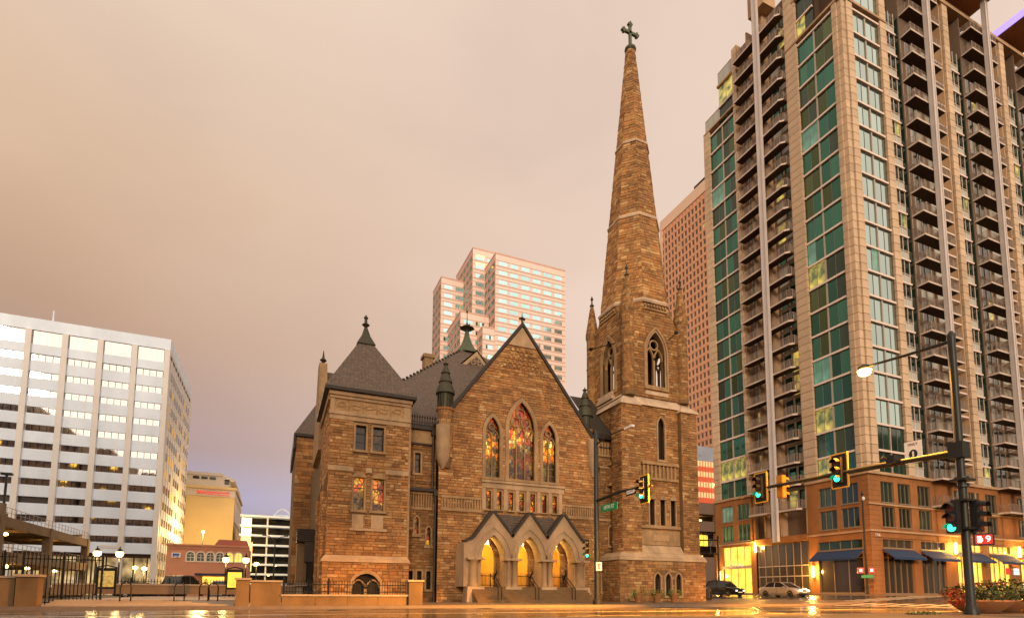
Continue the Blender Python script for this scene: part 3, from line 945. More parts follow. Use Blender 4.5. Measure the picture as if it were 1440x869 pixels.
# turrets beside the gable: pale drum, dark louvred lantern, tiered cap
def ringstones(o, x, y, z, z1, rad, n0, base):
    s = MB(); rr = random.Random(int(x * 10))
    while z < z1 - .1:
        h = min(rr.uniform(.17, .26), z1 - z); off = rr.random(); n = n0
        for k in range(n):
            a0 = 2 * math.pi * (k + off) / n + .03; a1 = 2 * math.pi * (k + 1 + off) / n - .03; am = (a0 + a1) / 2
            r0, r1 = rad(z) + .025, rad(z + h) + .025
            P = [(x + r * math.cos(a), y + r * math.sin(a), zz) for r, zz in ((r0, z + .012), (r1, z + h - .012)) for a in (a0, am, a1)]
            s.poly(P, [(0, 1, 4, 3), (1, 2, 5, 4)], stone_tone(rr, base))
        z += h
    tag(s.build('stone_courses', MAT['stone'], o), kind='stuff')
def pinnacle(x, y, zb, zt, r, zc):
    b = MB(); b.lathe(x, y, [(r * .75, zb - .8), (r, zb), (r, zt)], 12)
    o = ch(b, 'turret_shaft', 'mortar', True)
    ringstones(o, x, y, zb, zt, lambda z: r, 9, (1.15, 1.1, 1.05))
    b = MB(); b.lathe(x, y, [(r + .1, zt), (r + .12, zt + .15)], 12); ch(b, 'turret_ring', 'terracotta')
    b = MB(); h = zc - zt
    b.lathe(x, y, [(r * .85, zt + .16), (r * .95, zt + .32 * h), (r * 1.25, zt + .33 * h), (r * 1.2, zt + .38 * h), (r * .78, zt + .55 * h), (r * .9, zt + .56 * h),
                   (r * .5, zt + .73 * h), (r * .62, zt + .74 * h), (r * .2, zt + .9 * h), (r * .38, zt + .93 * h), (r * .1, zt + .96 * h), (.02, zt + h)], 12)
    for k in range(12):
        a = k * math.pi / 6
        b.tube([(x + r * .98 * math.cos(a), y + r * .98 * math.sin(a), zt + .2), (x + r * 1.0 * math.cos(a), y + r * 1.0 * math.sin(a), zt + .32 * h)], .04, 4)
    ch(b, 'turret_cap', 'copper', True)
pinnacle(11.05, 38.75, 10.6, 14.1, .58, 18.0)
pinnacle(23.25, 39.2, 10.6, 14.1, .55, 18.0)
pinnacle(23.0, 41.2, 12.6, 14.4, .3, 17.2)
b = MB()
b.lathe(10.85, 38.45, [(.1, 9.7), (.5, 10.5), (.55, 12.9)], 10); b.lathe(23.55, 38.5, [(.1, 10.2), (.42, 11.2), (.5, 13.3)], 10)
ch(b, 'corbel', 'trim_pale', True)
# --- great hipped roof
b = MB()
e = 12.95
FLc, FRc, BLc, BRc = (3.5, 39.0, e), (30.3, 39.0, e), (3.5, 62.0, e), (30.3, 62.0, e)
T = [(16.0, 50.6, 24.6), (17.6, 50.6, 24.6), (17.6, 52.2, 24.6), (16.0, 52.2, 24.6)]
b.face([FLc, FRc, T[1], T[0]]); b.face([FRc, BRc, T[2], T[1]]); b.face([BRc, BLc, T[3], T[2]]); b.face([BLc, FLc, T[0], T[3]])
ch(b, 'main_roof', 'slate')
b = MB(); n = 34
for k in range(n):          # ridge crest of small knobs along the hip
    t = k / n
    p = Vector(FLc).lerp(Vector(T[0]), t)
    b.box(p.x - .1, p.x + .1, p.y - .1, p.y + .1, p.z, p.z + .14)
ch(b, 'hip_crest', 'gutter')
b = MB()
for k in range(12):         # iron cresting above the eaves
    x = 8.45 + k * .19
    b.tube([(x, 38.95, 12.9), (x + .02, 38.95, 13.5)], .03, 5); b.lathe(x + .02, 38.95, [(.01, 13.35), (.08, 13.5), (.01, 13.7)], 6)
b.box(8.3, 10.6, 38.93, 38.97, 13.1, 13.15)
ch(b, 'cresting', 'gutter')
b = MB()
prof = [(1.25, 24.55), (1.2, 24.75), (.85, 25.2), (.5, 25.8), (.28, 26.5), (.2, 27.0)]
b.lathe(16.8, 51.4, prof, 8, .5)
ch(b, 'roof_cap', 'verdigris')
b = MB(); b.lathe(16.8, 51.4, [(.2, 27.0), (.3, 27.15), (.75, 27.35), (.3, 27.6), (.12, 27.8), (.05, 28.0), (.03, 29.0), (.12, 29.1), (.01, 29.3)], 8)
for a in range(4):
    c, s = math.cos(a * math.pi / 2), math.sin(a * math.pi / 2)
    b.tube([(16.8, 51.4, 27.3), (16.8 + .8 * c, 51.4 + .8 * s, 27.45)], [.14, .06], 5)
ch(b, 'finial', 'copper')
# small gablet with trefoil on the roof
GD = FA(48.2)
b = MB(); fprism(b, GD, [(15.1, 21.9), (18.1, 22.0), (16.75, 23.6)], -1.5, .05)
o = ch(b, 'gablet', 'trim_pale')
b = MB(); fprism(b, GD, [(15.75, 22.15), (17.6, 22.2), (16.75, 23.15)], .055, .08); b.build('gablet_panel', MAT['slate'], o)
b = MB()
for cx, cy in ((16.4, 22.42), (17.05, 22.42), (16.72, 22.78)):
    I = [(cx + .17 * math.cos(k), cy + .17 * math.sin(k)) for k in [i * math.pi / 5 for i in range(10)]]
    fring(b, GD, I, grow(I, .06), .08, .12)
b.build('trefoil', MAT['trim_pale'], o)
b = MB(); b.face([(14.9, 48.1, 21.9), (16.75, 48.1, 23.75), (16.75, 50.6, 23.75), (14.9, 50.6, 21.9)]); b.face([(18.3, 48.1, 21.95), (18.3, 50.6, 21.95), (16.75, 50.6, 23.75), (16.75, 48.1, 23.75)])
ch(b, 'gablet_roof', 'slate')
b = MB(); b.box(12.7, 13.6, 52.2, 53.2, 18, 24.4); b.box(12.55, 13.75, 52.1, 53.3, 24.0, 24.3)
ch(b, 'chimney', 'trim')
# transept gable seen edge-on, its roof and the rear wing
b = MB(); b.poly([(2.7, 45.6, 12.0), (3.35, 45.6, 12.0), (3.35, 48.4, 20.2), (2.7, 48.4, 20.2), (3.35, 49.8, 20.2), (2.7, 49.8, 20.2), (3.35, 53, 12.0), (2.7, 53, 12.0)],
    [(0,1,2,3), (3,2,4,5), (5,4,6,7), (1,6,4,2), (0,3,5,7), (0,7,6,1)])
ch(b, 'transept_gable', 'trim')
b = MB(); b.lathe(3.05, 49.1, [(.1, 20.2), (.12, 20.5), (.3, 20.7), (.1, 20.95), (.06, 21.3), (.02, 21.6)], 8); ch(b, 'finial', 'copper')
b = MB(); b.face([(3.3, 45.3, 13.5), (9, 45.3, 13.5), (9, 49.1, 19.7), (3.3, 49.1, 19.7)]); b.face([(3.3, 49.1, 19.7), (9, 49.1, 19.7), (9, 53, 13.5), (3.3, 53, 13.5)])
ch(b, 'transept_roof', 'slate')
wallpart('rear_wall', FA(62), rect(1.45, 3.9, 0, 17.2), [], 19, 0, (1.35, 1.2, 1.15), sizes=((.3, .5), (.5, 1.3)))
b = MB(); b.box(1.25, 8, 61.7, 62.3, 17.2, 17.5); b.box(1.2, 1.4, 61.6, 75, 15.8, 17.4); ch(b, 'gutter', 'gutter')
b = MB(); b.face([(1.25, 61.8, 17.5), (8, 61.8, 17.5), (5.5, 66, 24), (4.6, 66, 24)]); b.face([(1.25, 61.8, 17.5), (4.6, 66, 24), (1.25, 75, 17.5)]); ch(b, 'rear_roof', 'slate')
b = MB(); b.box(1.45, 3.9, 62.05, 76, 0, 17.2); b.box(3.1, 10.4, 45.4, 61.9, 0, 12.9); b.box(10.7, 23.8, 40.7, 61.9, 0, 12.9); b.box(23.8, 30.2, 44.2, 61.9, 0, 12.9)
ch(b, 'body_wall', 'mortar')
# --- link on the right, between gable and spire tower
RR = FA(39.2)
holes = []
_, h = lancet(RR, 25.45, 25.72, 4.75, 6.0, 6.35, 'stained_dim', surround=.12); holes.append(h)
for u in (24.75, 25.4):
    _, h = flatwin(RR, u, u + .3, .9, 2.3, 'belfry_dark', name='cellar_slot'); holes.append(h)
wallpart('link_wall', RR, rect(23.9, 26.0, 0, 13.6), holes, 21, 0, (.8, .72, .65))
b = MB()
for v in (6.75, 11.2, 12.2): b.box(23.9, 26.0, 39.06, 39.19, v, v + .18)
for k in range(5): b.box(24.5 + k * .28, 24.64 + k * .28, 39.1, 39.19, 12.4, 13.4)
ch(b, 'arcade_band', 'trim')
b = MB(); b.box(23.9, 26.1, 38.75, 39.4, 13.62, 14.05); ch(b, 'gutter', 'gutter')
b = MB(); b.face([(23.9, 38.8, 14.06), (26.1, 38.8, 14.06), (26.1, 43.0, 18.6), (23.9, 43.0, 18.6)]); ch(b, 'link_roof', 'slate_dark')

# --- spire tower: centre (29.3, 40.75)
cx, cy = 29.3, 40.4
RT = FA(37.3)
wl = (.92, .84, .76)
holes = []
for u0 in (28.2, 29.27, 30.34):
    _, h = flatwin(RT, u0, u0 + .5, 6.4, 8.55, 'leaded_dark', name='lancet_window', hood=.42, surround=.12); holes.append(h)
_, h = lancet(RT, 29.18, 29.86, 11.95, 14.9, 15.6, 'leaded_dark', surround=.14); holes.append(h)
wallpart('spire_tower_wall', RT, rect(27.1, 31.3, 3.6, 16.4), holes, 31, 40, wl)
wallpart('spire_tower_buttress', FA(36.9), rect(25.3, 27.1, 3.6, 16.2), [], 32, 0, wl)
wallpart('spire_tower_buttress', FA(36.9), rect(31.3, 33.0, 3.6, 16.2), [], 33, 0, wl)
fr = Frame((25.7, 44.2, 0), (0, -1, 0), (0, 0, 1), (-1, 0, 0))
wallpart('spire_tower_flank', fr, rect(0, 7.3, 3.6, 16.4), [], 34, 0, wl)
fr = Frame((25.3, 38.4, 0), (0, -1, 0), (0, 0, 1), (-1, 0, 0))
wallpart('spire_tower_buttress', fr, rect(0, 1.5, 3.6, 16.2), [], 35, 0, wl)
b = MB(); b.box(25.95, 32.6, 37.85, 44.2, 0, 17.2); b.box(25.32, 27.08, 36.92, 38.38, 0, 16.2); b.box(31.32, 32.98, 36.92, 38.38, 0, 16.2)
b.box(31.5, 32.98, 42.8, 44.6, 0, 16.2); b.box(25.32, 26.8, 42.8, 44.6, 0, 16.2)
ch(b, 'tower_core', 'mortar')
b = MB()    # pale bands, arcade, inscription stone
fbox(b, RT, 27.2, 31.2, 6.12, 6.32, 0, .2); fbox(b, RT, 27.3, 31.15, 4.75, 5.95, 0, .1); fbox(b, RT, 27.35, 31.1, 11.42, 11.66, 0, .3); fbox(b, RT, 27.35, 31.1, 10.15, 10.35, 0, .2)
for k in range(9): fbox(b, RT, 27.5 + k * .4, 27.66 + k * .4, 10.36, 11.41, 0, .18)
ch(b, 'arcade_band', 'trim')
b = MB(); fbox(b, RT, 28.4, 30.0, 5.1, 5.6, .1, .14); ch(b, 'inscription_stone', 'carved')
b = MB()
b.box(25.28, 25.7, 38.6, 39.15, 11.42, 11.66); b.box(25.28, 25.7, 38.6, 39.15, 9.7, 9.9); b.box(25.5, 25.7, 38.7, 39.1, 9.9, 11.42)
ch(b, 'flank_niche', 'trim')
# plinth
P2 = FA(36.55)
holes = []
for u0 in (28.0, 29.05, 30.1):
    _, h = lancet(P2, u0, u0 + .55, .6, 1.95, 2.4, 'belfry_dark', name='cellar_window', surround=.14, sill=False); holes.append(h)
wallpart('spire_plinth_wall', P2, rect(24.75, 33.2, 0, 3.4), holes, 36, 0, wl)
wallpart('spire_plinth_wall', Frame((24.75, 44.6, 0), (0, -1, 0), (0, 0, 1), (-1, 0, 0)), rect(0, 8.05, 0, 3.4), [], 37, 0, wl)
b = MB(); b.box(24.78, 33.18, 37.0, 44.6, 0, 3.4); ch(b, 'plinth_core', 'mortar')
b = MB(); b.frust((24.6, 33.3, 36.42, 45), 3.42, (24.65, 33.25, 36.47, 45), 3.66); b.frust((24.65, 33.25, 36.47, 45), 3.67, (25.1, 33.05, 36.85, 45), 4.05); b.frust((27.1, 31.3, 36.85, 38), 4.06, (27.2, 31.2, 37.2, 38), 4.7)
ch(b, 'plinth_mould', 'trim_pale')
# weathered steps from the shaft to the belfry
b = MB()
for (x0, x1) in ((25.15, 27.2), (31.2, 33.15)):
    for (y0, y1) in ((36.75, 38.5), (42.6, 44.75)):
        b.frust((x0, x1, y0, y1), 16.2, (x0 + .05, x1 - .05, y0 + .05, y1 - .05), 16.42)
        b.frust((x0 + .1, x1 - .1, y0 + .1, y1 - .1), 16.43, (x0 + .75, x1 - .75, y0 + .75, y1 - .75), 17.1)
b.frust((25.5, 33.1, 37.12, 44.4), 16.44, (25.6, 33.0, 37.2, 44.3), 16.68); b.frust((25.75, 32.85, 37.32, 44.15), 16.7, (25.85, 32.75, 37.42, 44.05), 16.98)
b.frust((26.0, 32.6, 37.5, 43.95), 17.0, (26.2, 32.4, 37.7, 43.8), 17.5)
for k in range(2): b.box(28.1 + k * .05, 30.5 - k * .05, 37.42 + k * .12, 37.8, 17.55 + k * .38, 17.85 + k * .38)
for k in range(2): b.box(26.05 + k * .12, 26.4, 39.5 + k * .05, 41.9 - k * .05, 17.55 + k * .38, 17.85 + k * .38)
ch(b, 'weathering', 'trim_light')
# belfry walls
BH = 2.88
holesB = {}
for side in range(4):
    a = side * math.pi / 2
    n = Vector((math.sin(a) * -1, -math.cos(a), 0)); u = Vector((math.cos(a), -math.sin(a), 0))
    if side == 1: n, u = Vector((-1, 0, 0)), Vector((0, -1, 0))
    if side == 2: n, u = Vector((0, 1, 0)), Vector((-1, 0, 0))
    if side == 3: n, u = Vector((1, 0, 0)), Vector((0, 1, 0))
    fr = Frame(Vector((cx, cy, 0)) + n * BH, u, (0, 0, 1), n)
    A = arch(-.9, .9, 18.4, 21.3, 23.2)
    BO = [(-BH, 17.3), (BH, 17.3), (BH, 22.6), (1.3, 25.7), (-1.3, 25.7), (-BH, 22.6)]
    mb = MB(); holewall(mb, fr, BO, [A], .5)
    w = ch(mb, 'belfry_wall', 'mortar')
    c0 = fr.p(BH, 22.6, .0); c1 = fr.p(1.3, 25.7, 0); c2 = fr.p(BH, 25.7, -(BH - 1.3)); mb = MB(); mb.face([c0, c2, c1]); q = ch(mb, 'broach', 'mortar')
    mid = (c1 + c2) / 2; f2 = Frame(mid, c2 - c1, mid - c0)
    if f2.n.dot(mid - Vector((cx, cy, mid.z))) < 0: f2.n = -f2.n
    hw = (c2 - c1).length / 2; LL = (mid - c0).length; st2 = lay(f2, [(0, -LL), (hw, 0), (-hw, 0)], [], (.2, .3), (.3, .7), (.98, .9, .8), 90 + side); clad(st2, q, 0)
    clad(lay(fr, BO, [grow(A, .3)], (.2, .3), (.3, .7), (.98, .9, .8), 40 + side), w, 0)
    t = MB(); fring(t, fr, A, grow(A, .16), -.12, .06); fring(t, fr, grow(A, .2), grow(A, .36), -.02, .12)
    L = 21.0
    fbox(t, fr, -.08, .08, 18.4, L, -.42, -.22)
    for s in (-1, 1):
        Q = arch(min(s * .08, s * .86), max(s * .08, s * .86), 19.5, L - .2, L + .75); fring(t, fr, Q[2:], grow(Q, .1)[2:], -.42, -.22, close=False)
    I = [(.36 * math.cos(k * math.pi / 6), 22.15 + .36 * math.sin(k * math.pi / 6)) for k in range(12)]
    fring(t, fr, I, grow(I, .12), -.42, -.22)
    ch(t, 'belfry_tracery', 'trim')
    t = MB()
    for v in (25.1,): fbox(t, fr, -1.25, 1.25, v, v + .15, 0, .12)
    for k in range(8): fbox(t, fr, -1.2 + k * .31, -1.05 + k * .31, 25.35, 25.55, 0, .2)
    ch(t, 'dentil_course', 'trim')
for nm, sx_, sy_ in (('a', -1, -1), ('b', 1, -1), ('c', -1, 1), ('d', 1, 1)):
    b = MB(); x, y = cx + sx_ * 2.82, cy + sy_ * 2.82
    b.lathe(x, y, [(.54, 17.2), (.49, 18.0), (.47, 21.4), (.56, 21.45), (.56, 21.6), (.47, 21.65), (.46, 24.2), (.60, 24.5), (.62, 24.75), (.57, 24.85), (.35, 26.2), (.13, 27.7)], 10)
    o = ch(b, 'corner_turret', 'mortar')
    def rad(z):
        if z < 24.2: return .50
        if z < 24.8: return .50 + (z - 24.2) * .17
        return .60 - (z - 24.8) * (.46 / 2.9)
    ringstones(o, x, y, 17.5, 27.5, rad, 9, (.98, .9, .8))
    b = MB(); b.lathe(x, y, [(.17, 27.7), (.22, 27.8), (.08, 27.95), (.06, 28.3), (.15, 28.4), (.02, 28.75)], 8)
    ch(b, 'finial', 'copper')
    b = MB()    # small stacked weatherings between turret and spire
    for k in range(3): b.box(x - sx_ * .35, x - sx_ * (.95 + .0 * k), y - sy_ * .35, y - sy_ * .95, 23.9 + k * .5, 24.1 + k * .5)
    ch(b, 'broach_step', 'trim_pale')
# octagonal spire
def octo(ap, z):
    r = ap / math.cos(math.pi / 8)
    return [Vector((cx + r * math.cos(math.pi / 8 + k * math.pi / 4), cy + r * math.sin(math.pi / 8 + k * math.pi / 4), z)) for k in range(8)]
b = MB()
for (a0, z0, a1, z1) in ((3.08, 25.7, 3.14, 25.85), (3.14, 25.86, 2.92, 26.15), (2.24, 34.25, 2.27, 34.38), (2.27, 34.39, 2.13, 34.6), (1.5, 42.05, 1.52, 42.15), (1.52, 42.16, 1.41, 42.35)):
    A0, A1 = octo(a0, z0), octo(a1, z1)
    b.poly(A0 + A1, [tuple(reversed(range(8))), tuple(range(8, 16))] + [(i, (i+1) % 8, 8+(i+1) % 8, 8+i) for i in range(8)])
ch(b, 'spire_band', 'trim_light')
mb = MB(); A0, A1 = octo(2.9, 26.1), octo(.40, 52.6)
mb.poly(A0 + A1, [(i, (i+1) % 8, 8+(i+1) % 8, 8+i) for i in range(8)] + [tuple(range(8, 16))])
sp = ch(mb, 'spire', 'mortar')
st = []
for i in range(8):
    p0, p1, q1, q0 = A0[i], A0[(i+1) % 8], A1[(i+1) % 8], A1[i]
    m0, m1 = (p0 + p1) / 2, (q0 + q1) / 2
    fr = Frame(m0, p1 - p0, m1 - m0)
    if fr.n.dot(m0 - Vector((cx, cy, m0.z))) < 0: fr.n = -fr.n
    w0, w1, L = (p1 - p0).length / 2, (q1 - q0).length / 2, (m1 - m0).length
    st += lay(fr, [(-w0, 0), (w0, 0), (w1, L), (-w1, L)], [], (.22, .36), (.3, .75), (1.02, .92, .82), 60 + i)
clad(st, sp, 0)
b = MB(); b.lathe(cx, cy, [(.42, 52.5), (.55, 52.7), (.55, 52.9), (.3, 53.05)], 10); ch(b, 'spire_cap', 'copper')
# cross with budded arms
b = MB()
b.box(cx - .12, cx + .12, cy - .11, cy + .11, 53.0, 55.4); b.box(cx - .7, cx + .7, cy - .11, cy + .11, 54.5, 54.76)
for x, z in ((cx - .74, 54.63), (cx + .74, 54.63), (cx, 55.5)):
    for dx, dz in ((0, .15), (0, -.15), (.15, 0), (-.15, 0)):
        fr = FA(cy)
        C = [(x + dx + .12 * math.cos(k * math.pi / 4), z + dz + .12 * math.sin(k * math.pi / 4)) for k in range(8)]
        fprism(b, fr, C, -.13, .13)
ch(b, 'cross', 'verdigris')
# flood lights on brackets by the belfry windows
for p0, p1 in (((30.45, 37.7, 22.5), (31.15, 37.0, 23.3)), ((26.3, 39.2, 22.4), (25.5, 41.9, 22.8))):
    b = MB(); b.tube([p0, p1], .04, 5); b.box(p1[0] - .14, p1[0] + .14, p1[1] - .1, p1[1] + .1, p1[2] - .1, p1[2] + .12)
    ch(b, 'flood_lamp', 'black_iron')

# --- porch with three gables
PF = FA(36.6)
arches = [arch(13.22, 15.08, 1.2, 3.12, 4.85), arch(16.02, 17.88, 1.2, 3.12, 4.85), arch(18.8, 20.7, 1.2, 3.12, 4.85)]
outer = [(11.95, 1.2), (21.6, 1.2), (21.6, 4.6), (21.25, 4.75), (19.79, 6.6), (18.4, 4.75), (17.0, 6.55), (15.6, 4.75), (14.1, 6.5), (12.75, 4.65), (11.95, 4.3)]
mb = MB(); holewall(mb, PF, outer, arches, 1.1)
mb.box(11.96, 12.4, 36.63, 38.55, 1.2, 4.29)
mb.box(21.3, 21.6, 36.62, 38.55, 1.2, 4.5)
ch(mb, 'porch_front', 'trim_pale')
b = MB()
for A in arches:
    O = grow(A, .2)
    fring(b, PF, A[2:], O[2:], -.05, .1, close=False)
    fring(b, PF, grow(A, .42)[2:], grow(A, .52)[2:], 0, .07, close=False)
ch(b, 'arch_ring', 'trim_pale')
for x0, x1 in ((12.3, 12.95), (15.1, 15.45), (15.5, 15.98), (17.9, 18.3), (18.35, 18.78), (20.72, 21.4)):
    b = MB(); c = (x0 + x1) / 2; r = (x1 - x0) / 2 * .92
    b.lathe(c, 36.45, [(r * 1.25, 1.2), (r * 1.25, 1.35), (r, 1.45), (r * .95, 2.8), (r, 2.85), (r * 1.35, 3.05), (r * 1.4, 3.15)], 12)
    ch(b, 'porch_column', 'trim', True)
b = MB()
for x0, x1 in ((12.1, 13.3), (14.95, 16.15), (17.75, 18.95), (20.55, 21.7)):
    b.frust((x0 - .1, x1 + .1, 35.95, 37), .13, (x0, x1, 36.1, 37), 1.2)
    b.box(x0 - .02, x1 + .02, 36.06, 37.0, 3.05, 3.2)
ch(b, 'column_base', 'trim_pale')
# coping of the porch gables and its roof
b = MB()
for (a, c) in (((12.75, 4.65), (14.1, 6.5)), ((15.6, 4.75), (14.1, 6.5)), ((15.6, 4.75), (17.0, 6.55)), ((18.4, 4.75), (17.0, 6.55)), ((18.4, 4.75), (19.79, 6.6)), ((21.25, 4.75), (19.79, 6.6)), ((12.0, 4.25), (12.7, 4.6)), ((21.25, 4.72), (21.75, 4.7))):
    dx, dz = c[0] - a[0], c[1] - a[1]; L = math.hypot(dx, dz); nx, nz_ = -dz / L, dx / L
    if nz_ < 0: nx, nz_ = -nx, -nz_
    k = .17
    pts = [a, c, (c[0] + nx * k, c[1] + nz_ * k), (a[0] + nx * k, a[1] + nz_ * k)]
    fprism(b, PF, pts, -.5, .14)
ch(b, 'porch_coping', 'slate_dark')
for s in range(7):      # courses of the lean-to roof, each its own step
    y0, y1 = 36.9 + s * .24, 37.2 + s * .24
    z0 = 5.0 + s * .24
    b = MB(); b.poly([(14.0, y0, z0), (19.9, y0, z0), (19.9, y1, z0 + .17), (14.0, y1, z0 + .17), (14.0, y0, z0 + .09), (19.9, y0, z0 + .09), (19.9, y1, z0 + .26), (14.0, y1, z0 + .26)],
        [(3,2,1,0),(4,5,6,7),(0,1,5,4),(1,2,6,5),(2,3,7,6),(3,0,4,7)])
    ch(b, 'roof_course', 'slate')
# steps
for k in range(6):
    b = MB(); b.box(12.4, 21.5, 34.9 + k * .28, 36.6 if k < 5 else 38.5, .13 + k * .178, .13 + (k + 1) * .178 - .004)
    ch(b, 'step', 'mortar')
# lit lobby behind the porch arches: walls, floor, doors
b = MB()
b.box(12.9, 21.3, 40.5, 40.65, 1.2, 5.4); b.box(12.9, 21.3, 38.7, 40.5, 5.2, 5.4)
b.box(12.85, 12.95, 38.7, 40.5, 1.2, 5.2); b.box(21.25, 21.35, 38.7, 40.5, 1.2, 5.2)
ch(b, 'lobby_wall', 'lobby_plaster')
b = MB(); b.box(12.9, 21.3, 38.5, 40.5, 1.1, 1.2); ch(b, 'lobby_floor', 'concrete')
for u in (13.45, 16.3, 19.1):
    b = MB(); b.box(u - .05, u + .62, 38.95, 39.02, 1.2, 3.7)
    o = ch(b, 'door', 'dark_wood')
    b = MB()
    for z in (1.4, 2.2, 3.0):
        b.box(u + .05, u + .25, 38.93, 38.949, z, z + .6); b.box(u + .32, u + .54, 38.93, 38.949, z, z + .6)
    b.build('door_panel', MAT['terracotta'], o)
for u in (14.15, 16.95, 19.75):
    b = MB(); b.lathe(u, 37.9, [(.1, 4.3), (.14, 4.35), (.1, 4.6)], 8); b.tube([(u, 37.9, 4.6), (u, 37.9, 5.0)], .02, 5)
    o = ch(b, 'porch_lantern', 'lamp_warm')
    l = lamp((u, 39.0, 4.2), 190, (1, .60, .12), .12); l.parent = CH; l.matrix_parent_inverse = Matrix.Translation((-17, -40, 0))
for u0, u1 in ((13.25, 15.05), (16.05, 17.85), (18.85, 20.65)):      # low iron grilles in the arches
    b = MB(); b.box(u0, u1 - .75, 36.95, 36.98, 1.95, 2.0); b.box(u0, u1 - .75, 36.95, 36.98, 1.3, 1.34); o = ch(b, 'grille', 'black_iron')
    b = MB()
    for k in range(10):
        x = u0 + .04 + k * .105; b.tube([(x, 36.965, 1.22), (x, 36.965, 2.12 + .08 * (k % 2))], .016, 4)
    b.tube([(u0 + 1.1, 36.965, 1.22), (u0 + 1.12, 36.965, 1.9), (u0 + 1.3, 36.9, 2.25), (u0 + 1.22, 36.9, 2.5)], [.06, .09, .06, .03], 6)
    b.build('bar', MAT['black_iron']).parent = o
# handrails up the steps
for u in (13.9, 16.7, 19.6):
    b = MB(); b.tube([(u, 35.0, .3), (u, 35.0, 1.1), (u, 36.5, 2.1), (u, 36.5, 1.2)], .03, 6); b.tube([(u + .25, 35.0, .3), (u + .25, 35.0, 1.1), (u + .25, 36.5, 2.1), (u + .25, 36.5, 1.2)], .03, 6)
    ch(b, 'handrail', 'black_iron')

# ------------------------------------------------------------------ apartment tower on the corner
apt = thing('apartment_tower', 'tall tan apartment tower with green glass bays and stacked dark balconies on the corner', 'apartment building', (59, 39.7, .7))
AI = Matrix.Translation((-59, -39.7, -.7))
def ap(mb, name, m, parent=None, smooth=False):
    o = mb.build(name, MAT[m] if isinstance(m, str) else m, None, smooth)
    if parent is None:
        o.parent = apt; o.matrix_parent_inverse = AI
    else: o.parent = parent
    return o
def apcopy(o, dx, dy, dz, parent=None):
    c = copy_tree(o, None); c.parent = apt if parent is None else parent
    if parent is None: c.matrix_parent_inverse = AI
    c.location = (dx, dy, dz)
    return c
ra = random.Random(5)
AB = FL_(59.0)                    # faces -x, u = y  (seen from outside, y runs to the left)
AA = FA(39.7)                     # faces -y, u = x
FLR = 3.01
Z0 = 14.2
lines = [34.87 - 3.01 * 6 + 3.01 * k for k in range(19)]      # floor lines, 16.81 ... 70.99
# cores (glass and panels stand in front of them)
b = MB()
b.box(59.35, 66.5, 40.05, 46.9, .7, 71.3); b.box(59.35, 66.5, 56.0, 62.2, .7, 71.3); b.box(60.2, 120, 41.2, 55.8, .7, 79.9); b.box(59.35, 66, 43.2, 46.9, 71.3, 77.6); b.box(59.35, 66, 55.8, 59.3, 71.3, 77.4)
ap(b, 'core_wall', 'soffit')
# glazed bays: frame grid + panes
panes = []
def pane(fr, u0, u1, v0, v1, m, d=0.0, name='window_pane'):
    mb = MB(); fpoly(mb, fr, rect(0, u1 - u0, 0, v1 - v0), 0)
    o = mb.build(name, MAT[m]); o.parent = apt; o.matrix_parent_inverse = AI
    return o
PANEMESH = {}
def put_pane(fr, u0, u1, v0, v1, m, d=-.12, name='window_pane', parent=None):
    key = (tuple(fr.n), round(u1 - u0, 3), round(v1 - v0, 3), m)
    if key not in PANEMESH:
        w, h = u1 - u0, v1 - v0
        f0 = Frame((0, 0, 0), fr.u, fr.v, fr.n)
        mb = MB(); fpoly(mb, f0, rect(0, w, 0, h)); 
        o = mb.build(name, MAT[m]); PANEMESH[key] = o.data
    else:
        o = bpy.data.objects.new(name, PANEMESH[key]); link(o)
    o.location = fr.p(u0, v0, d); o.parent = parent or apt
    if parent is None: o.matrix_parent_inverse = AI
    return o
def bay(fr, cuts, z0, z1, zs, glassfn, heavy, single=True):
    """cuts: u positions of mullions; zs: floor lines"""
    rows = [z0] + [z for z in zs if z0 < z < z1] + [z1]
    b = MB()
    u0, u1 = cuts[0], cuts[-1]
    for i, c in enumerate(cuts[1:-1]):
        w = .04 if heavy != i else .17
        b = MB(); fbox(b, fr, c - w / 2, c + w / 2, z0, z1, -.115, -.08 if heavy != i else .0)
        ap(b, 'mullion', 'apt_frame' if heavy == i else 'mullion_dark')
    for z in rows[1:-1] if z1 < 80 else rows[1:]:
        b = MB(); fbox(b, fr, u0 + .003, u1 - .003, z - .12, z + .12, -.115, .1)
        ap(b, 'spandrel', 'apt_spandrel')
    join = {}
    for r, (a, c) in enumerate(zip(rows[:-1], rows[1:])):
        for k, (p, q) in enumerate(zip(cuts[:-1], cuts[1:])):
            m = glassfn(r, k)
            if single: put_pane(fr, p, q, a, c, m)
            else:
                mb = join.setdefault(m, MB()); fpoly(mb, fr, rect(p, q, a, c), -.12)
    for m, mb in join.items(): tag(ap(mb, 'window_pane', m), kind='stuff')
LITB = {(0, 2): 1, (0, 3): 1, (4, 2): 1, (4, 3): 1, (8, 3): 1, (8, 2): 1, (9, 3): 1, (14, 2): 1, (14, 3): 1, (2, 2): 1, (2, 3): 1}
def gB(r, k):
    if (r, k) in LITB and r in (0, 8, 2): return 'lit_yellow'
    if (r, k) in LITB: return 'lit_teal'
    return 'glass_teal' if ra.random() < .66 else ('glass_olive' if ra.random() < .55 else 'glass_dark')
def gN(r, k):
    if r == 1: return 'lit_yellow'
    if r in (15,) and k > 1: return 'lit_teal'
    return 'glass_teal' if ra.random() < .68 else ('glass_olive' if ra.random() < .5 else 'glass_dark')
def gA(r, k):
    if r == 8 and k in (1,): return 'lit_teal'
    if r < 2: return 'glass_dark'
    return 'glass_pale'
bay(AB, [40.75, 42.05, 43.3, 44.5, 45.6], 14.3, 71.2, lines, gB, 1)
